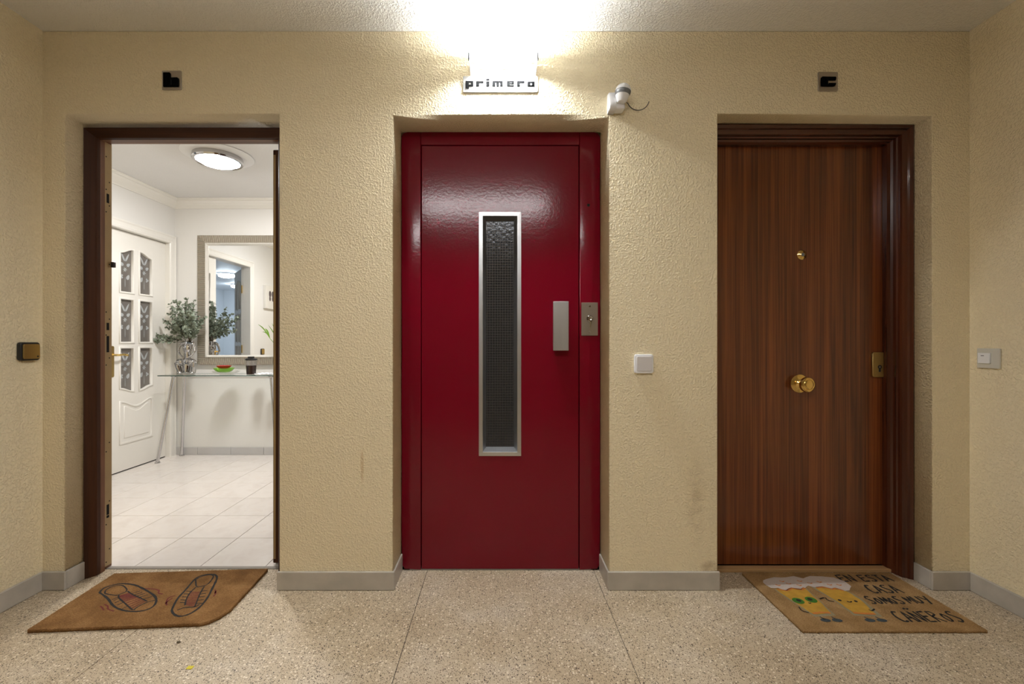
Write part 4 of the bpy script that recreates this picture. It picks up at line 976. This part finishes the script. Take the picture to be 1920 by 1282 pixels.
for i, (a, b) in enumerate(((-0.03, 0), (0.0, -0.012), (0.028, 0.006))):
    bm = bmesh.new(); ball(bm, (dx+a, dy+b, TZ+0.076), 0.014, 2, (1.2, 1, 0.8))
    tag(link('wrapped_sweet', bm, 'redglass', smooth=True, at=(dx+a, dy+b, TZ+0.06)), 'red wrapped sweet lying in the red dish', 'sweet', 'sweets in the red dish')
# ---- travel cup
cx_, cy_ = WX(471, 4.13), 4.13; CT = Matrix.Translation((cx_, cy_, TZ))
tc_ = thing('travel_cup', 'clear travel cup of dark coffee with black flip lid', 'cup', (cx_, cy_, TZ))
link('coffee', lathe(bmesh.new(), [(0, 0.004), (0.0388, 0.004), (0.0446, 0.085), (0, 0.085)], 28, CT), 'coffee', tc_, True)
link('wall', lathe(bmesh.new(), [(0, 0.0006), (0.038, 0.0006), (0.0475, 0.138), (0.0445, 0.138), (0.0365, 0.003), (0, 0.003)], 28, CT), 'frostcup', tc_, True)
ld = link('lid', lathe(bmesh.new(), [(0, 0.150), (0.044, 0.150), (0.050, 0.146), (0.050, 0.134), (0.0478, 0.133), (0.0478, 0.1385), (0, 0.1385)], 28, CT), 'black', tc_, True)
link('flip_spout', B(cx_-0.026, cx_+0.024, cy_-0.016, cy_+0.016, TZ+0.149, TZ+0.168, bev=0.005, seg=2), 'black', ld)
# ---- crumpled paper
bm = bmesh.new(); bmesh.ops.create_grid(bm, x_segments=16, y_segments=12, size=1.0)
for v in bm.verts:
    x, y = v.co.x, v.co.y
    hgt = 0.014*abs(math.sin(x*5.1+1.3*math.sin(y*4)))*abs(math.cos(y*4.3+x*2))+rnd.uniform(0, 0.006)
    edge_ = max(abs(x), abs(y)); v.co = Vector((-2.188+x*0.064, 4.14+y*0.062, TZ+0.003+hgt*(1.2-0.6*edge_)))
bmesh.ops.solidify(bm, geom=bm.faces[:], thickness=0.0012)
tag(link('crumpled_paper', bm, 'paper', smooth=True, at=(WX(499, 4.15), 4.16, TZ)), 'crumpled white paper napkin beside the travel cup', 'napkin')
# ---- lucky bamboo at the end of the table
bx_, by_ = -2.075, 4.25
bp = thing('bamboo_plant', 'lucky bamboo with light green leaves at the table end', 'plant', (bx_, by_, TZ))
link('pot', lathe(bmesh.new(), [(0, 0.0006), (0.030, 0.0006), (0.034, 0.10), (0.031, 0.10), (0.028, 0.004), (0, 0.004)], 24, Matrix.Translation((bx_, by_, TZ))), 'clear', bp, True)
bm = bmesh.new(); tube(bm, [(bx_, by_, TZ+0.006), (bx_+0.004, by_, TZ+0.18), (bx_-0.002, by_, TZ+0.30)], 0.006, 10); link('stalk', bm, 'bamboo', bp, True)
tip = Vector((bx_-0.002, by_, TZ+0.22))
for e, wd in ((E(497, 616, 4.18), 0.014), (E(484, 608, 4.15), 0.011), (E(503, 609, 4.16), 0.010), (E(492, 622, 4.2), 0.008), (E(510, 606, 4.2), 0.011), (E(528, 600, 4.2), 0.012), (E(540, 615, 4.2), 0.012)):
    e = Vector(e); d = e-tip; s_ = d.cross(Vector((0, 1, 0))).normalized(); bm = bmesh.new(); L_, R_ = [], []
    if e.x < bx_-0.10: st_ = tip+(Vector(E(506, 634, 4.18))-tip)
    else: st_ = tip
    d = e-st_; s_ = d.cross(Vector((0, 1, 0.3))).normalized()
    for i in range(9):
        t_ = i/8; p_ = st_+d*t_+Vector((0, 0, 0.02*math.sin(math.pi*t_))); w_ = wd*math.sin(math.pi*min(1, t_*0.92+0.08))**0.8*0.5+0.0008
        L_.append(bm.verts.new(p_+s_*w_)); R_.append(bm.verts.new(p_-s_*w_+Vector((0, -0.001, 0))))
    for i in range(8): bm.faces.new((L_[i], R_[i], R_[i+1], L_[i+1]))
    link('leaf', bm, 'bamboo', bp, True)
bm = bmesh.new(); tube(bm, [tip, tip+(Vector(E(506, 634, 4.18))-tip)*0.6+Vector((0, 0, -0.01)), Vector(E(506, 634, 4.18))], [0.004, 0.003, 0.002], 7); link('side_stalk', bm, 'bamboo', bp, True)
# ---- canvas picture and switch on the left apartment wall (seen in the mirror)
pc = thing('canvas_picture', 'small cream canvas with butterfly on the wall by the double doors', 'picture', (FL, 2.57, 1.56))
link('canvas', B(FL+0.001, FL+0.035, 2.435, 2.705, 1.566, 1.885, bev=0.003), 'canvas', pc)
bm = bmesh.new()
for s in (-1, 1):
    for zz, rr in ((0.035, 0.045), (-0.03, 0.034)):
        vs_ = [bm.verts.new((FL+0.0358, 2.555+s*0.036+rr*0.7*math.cos(k*.52), 1.735+zz+rr*math.sin(k*.52))) for k in range(12)]; bm.faces.new(vs_)
link('butterfly_print', bm, 'butterfly', pc)
bs = thing('light_switch', 'black framed gold switch on the wall below the canvas picture', 'switch', (FL, 2.73, 0.94))
link('surround', plate(rrect(2.695, 2.775, 0.94, 1.02, 0.012), [], 0.014, 0.003, YZ(FL+0.0075), 1), 'black', bs, True)
link('rocker', plate(rrect(2.703, 2.767, 0.948, 1.012, 0.007), [], 0.006, 0.0012, YZ(FL+0.0165)), 'gold', bs)
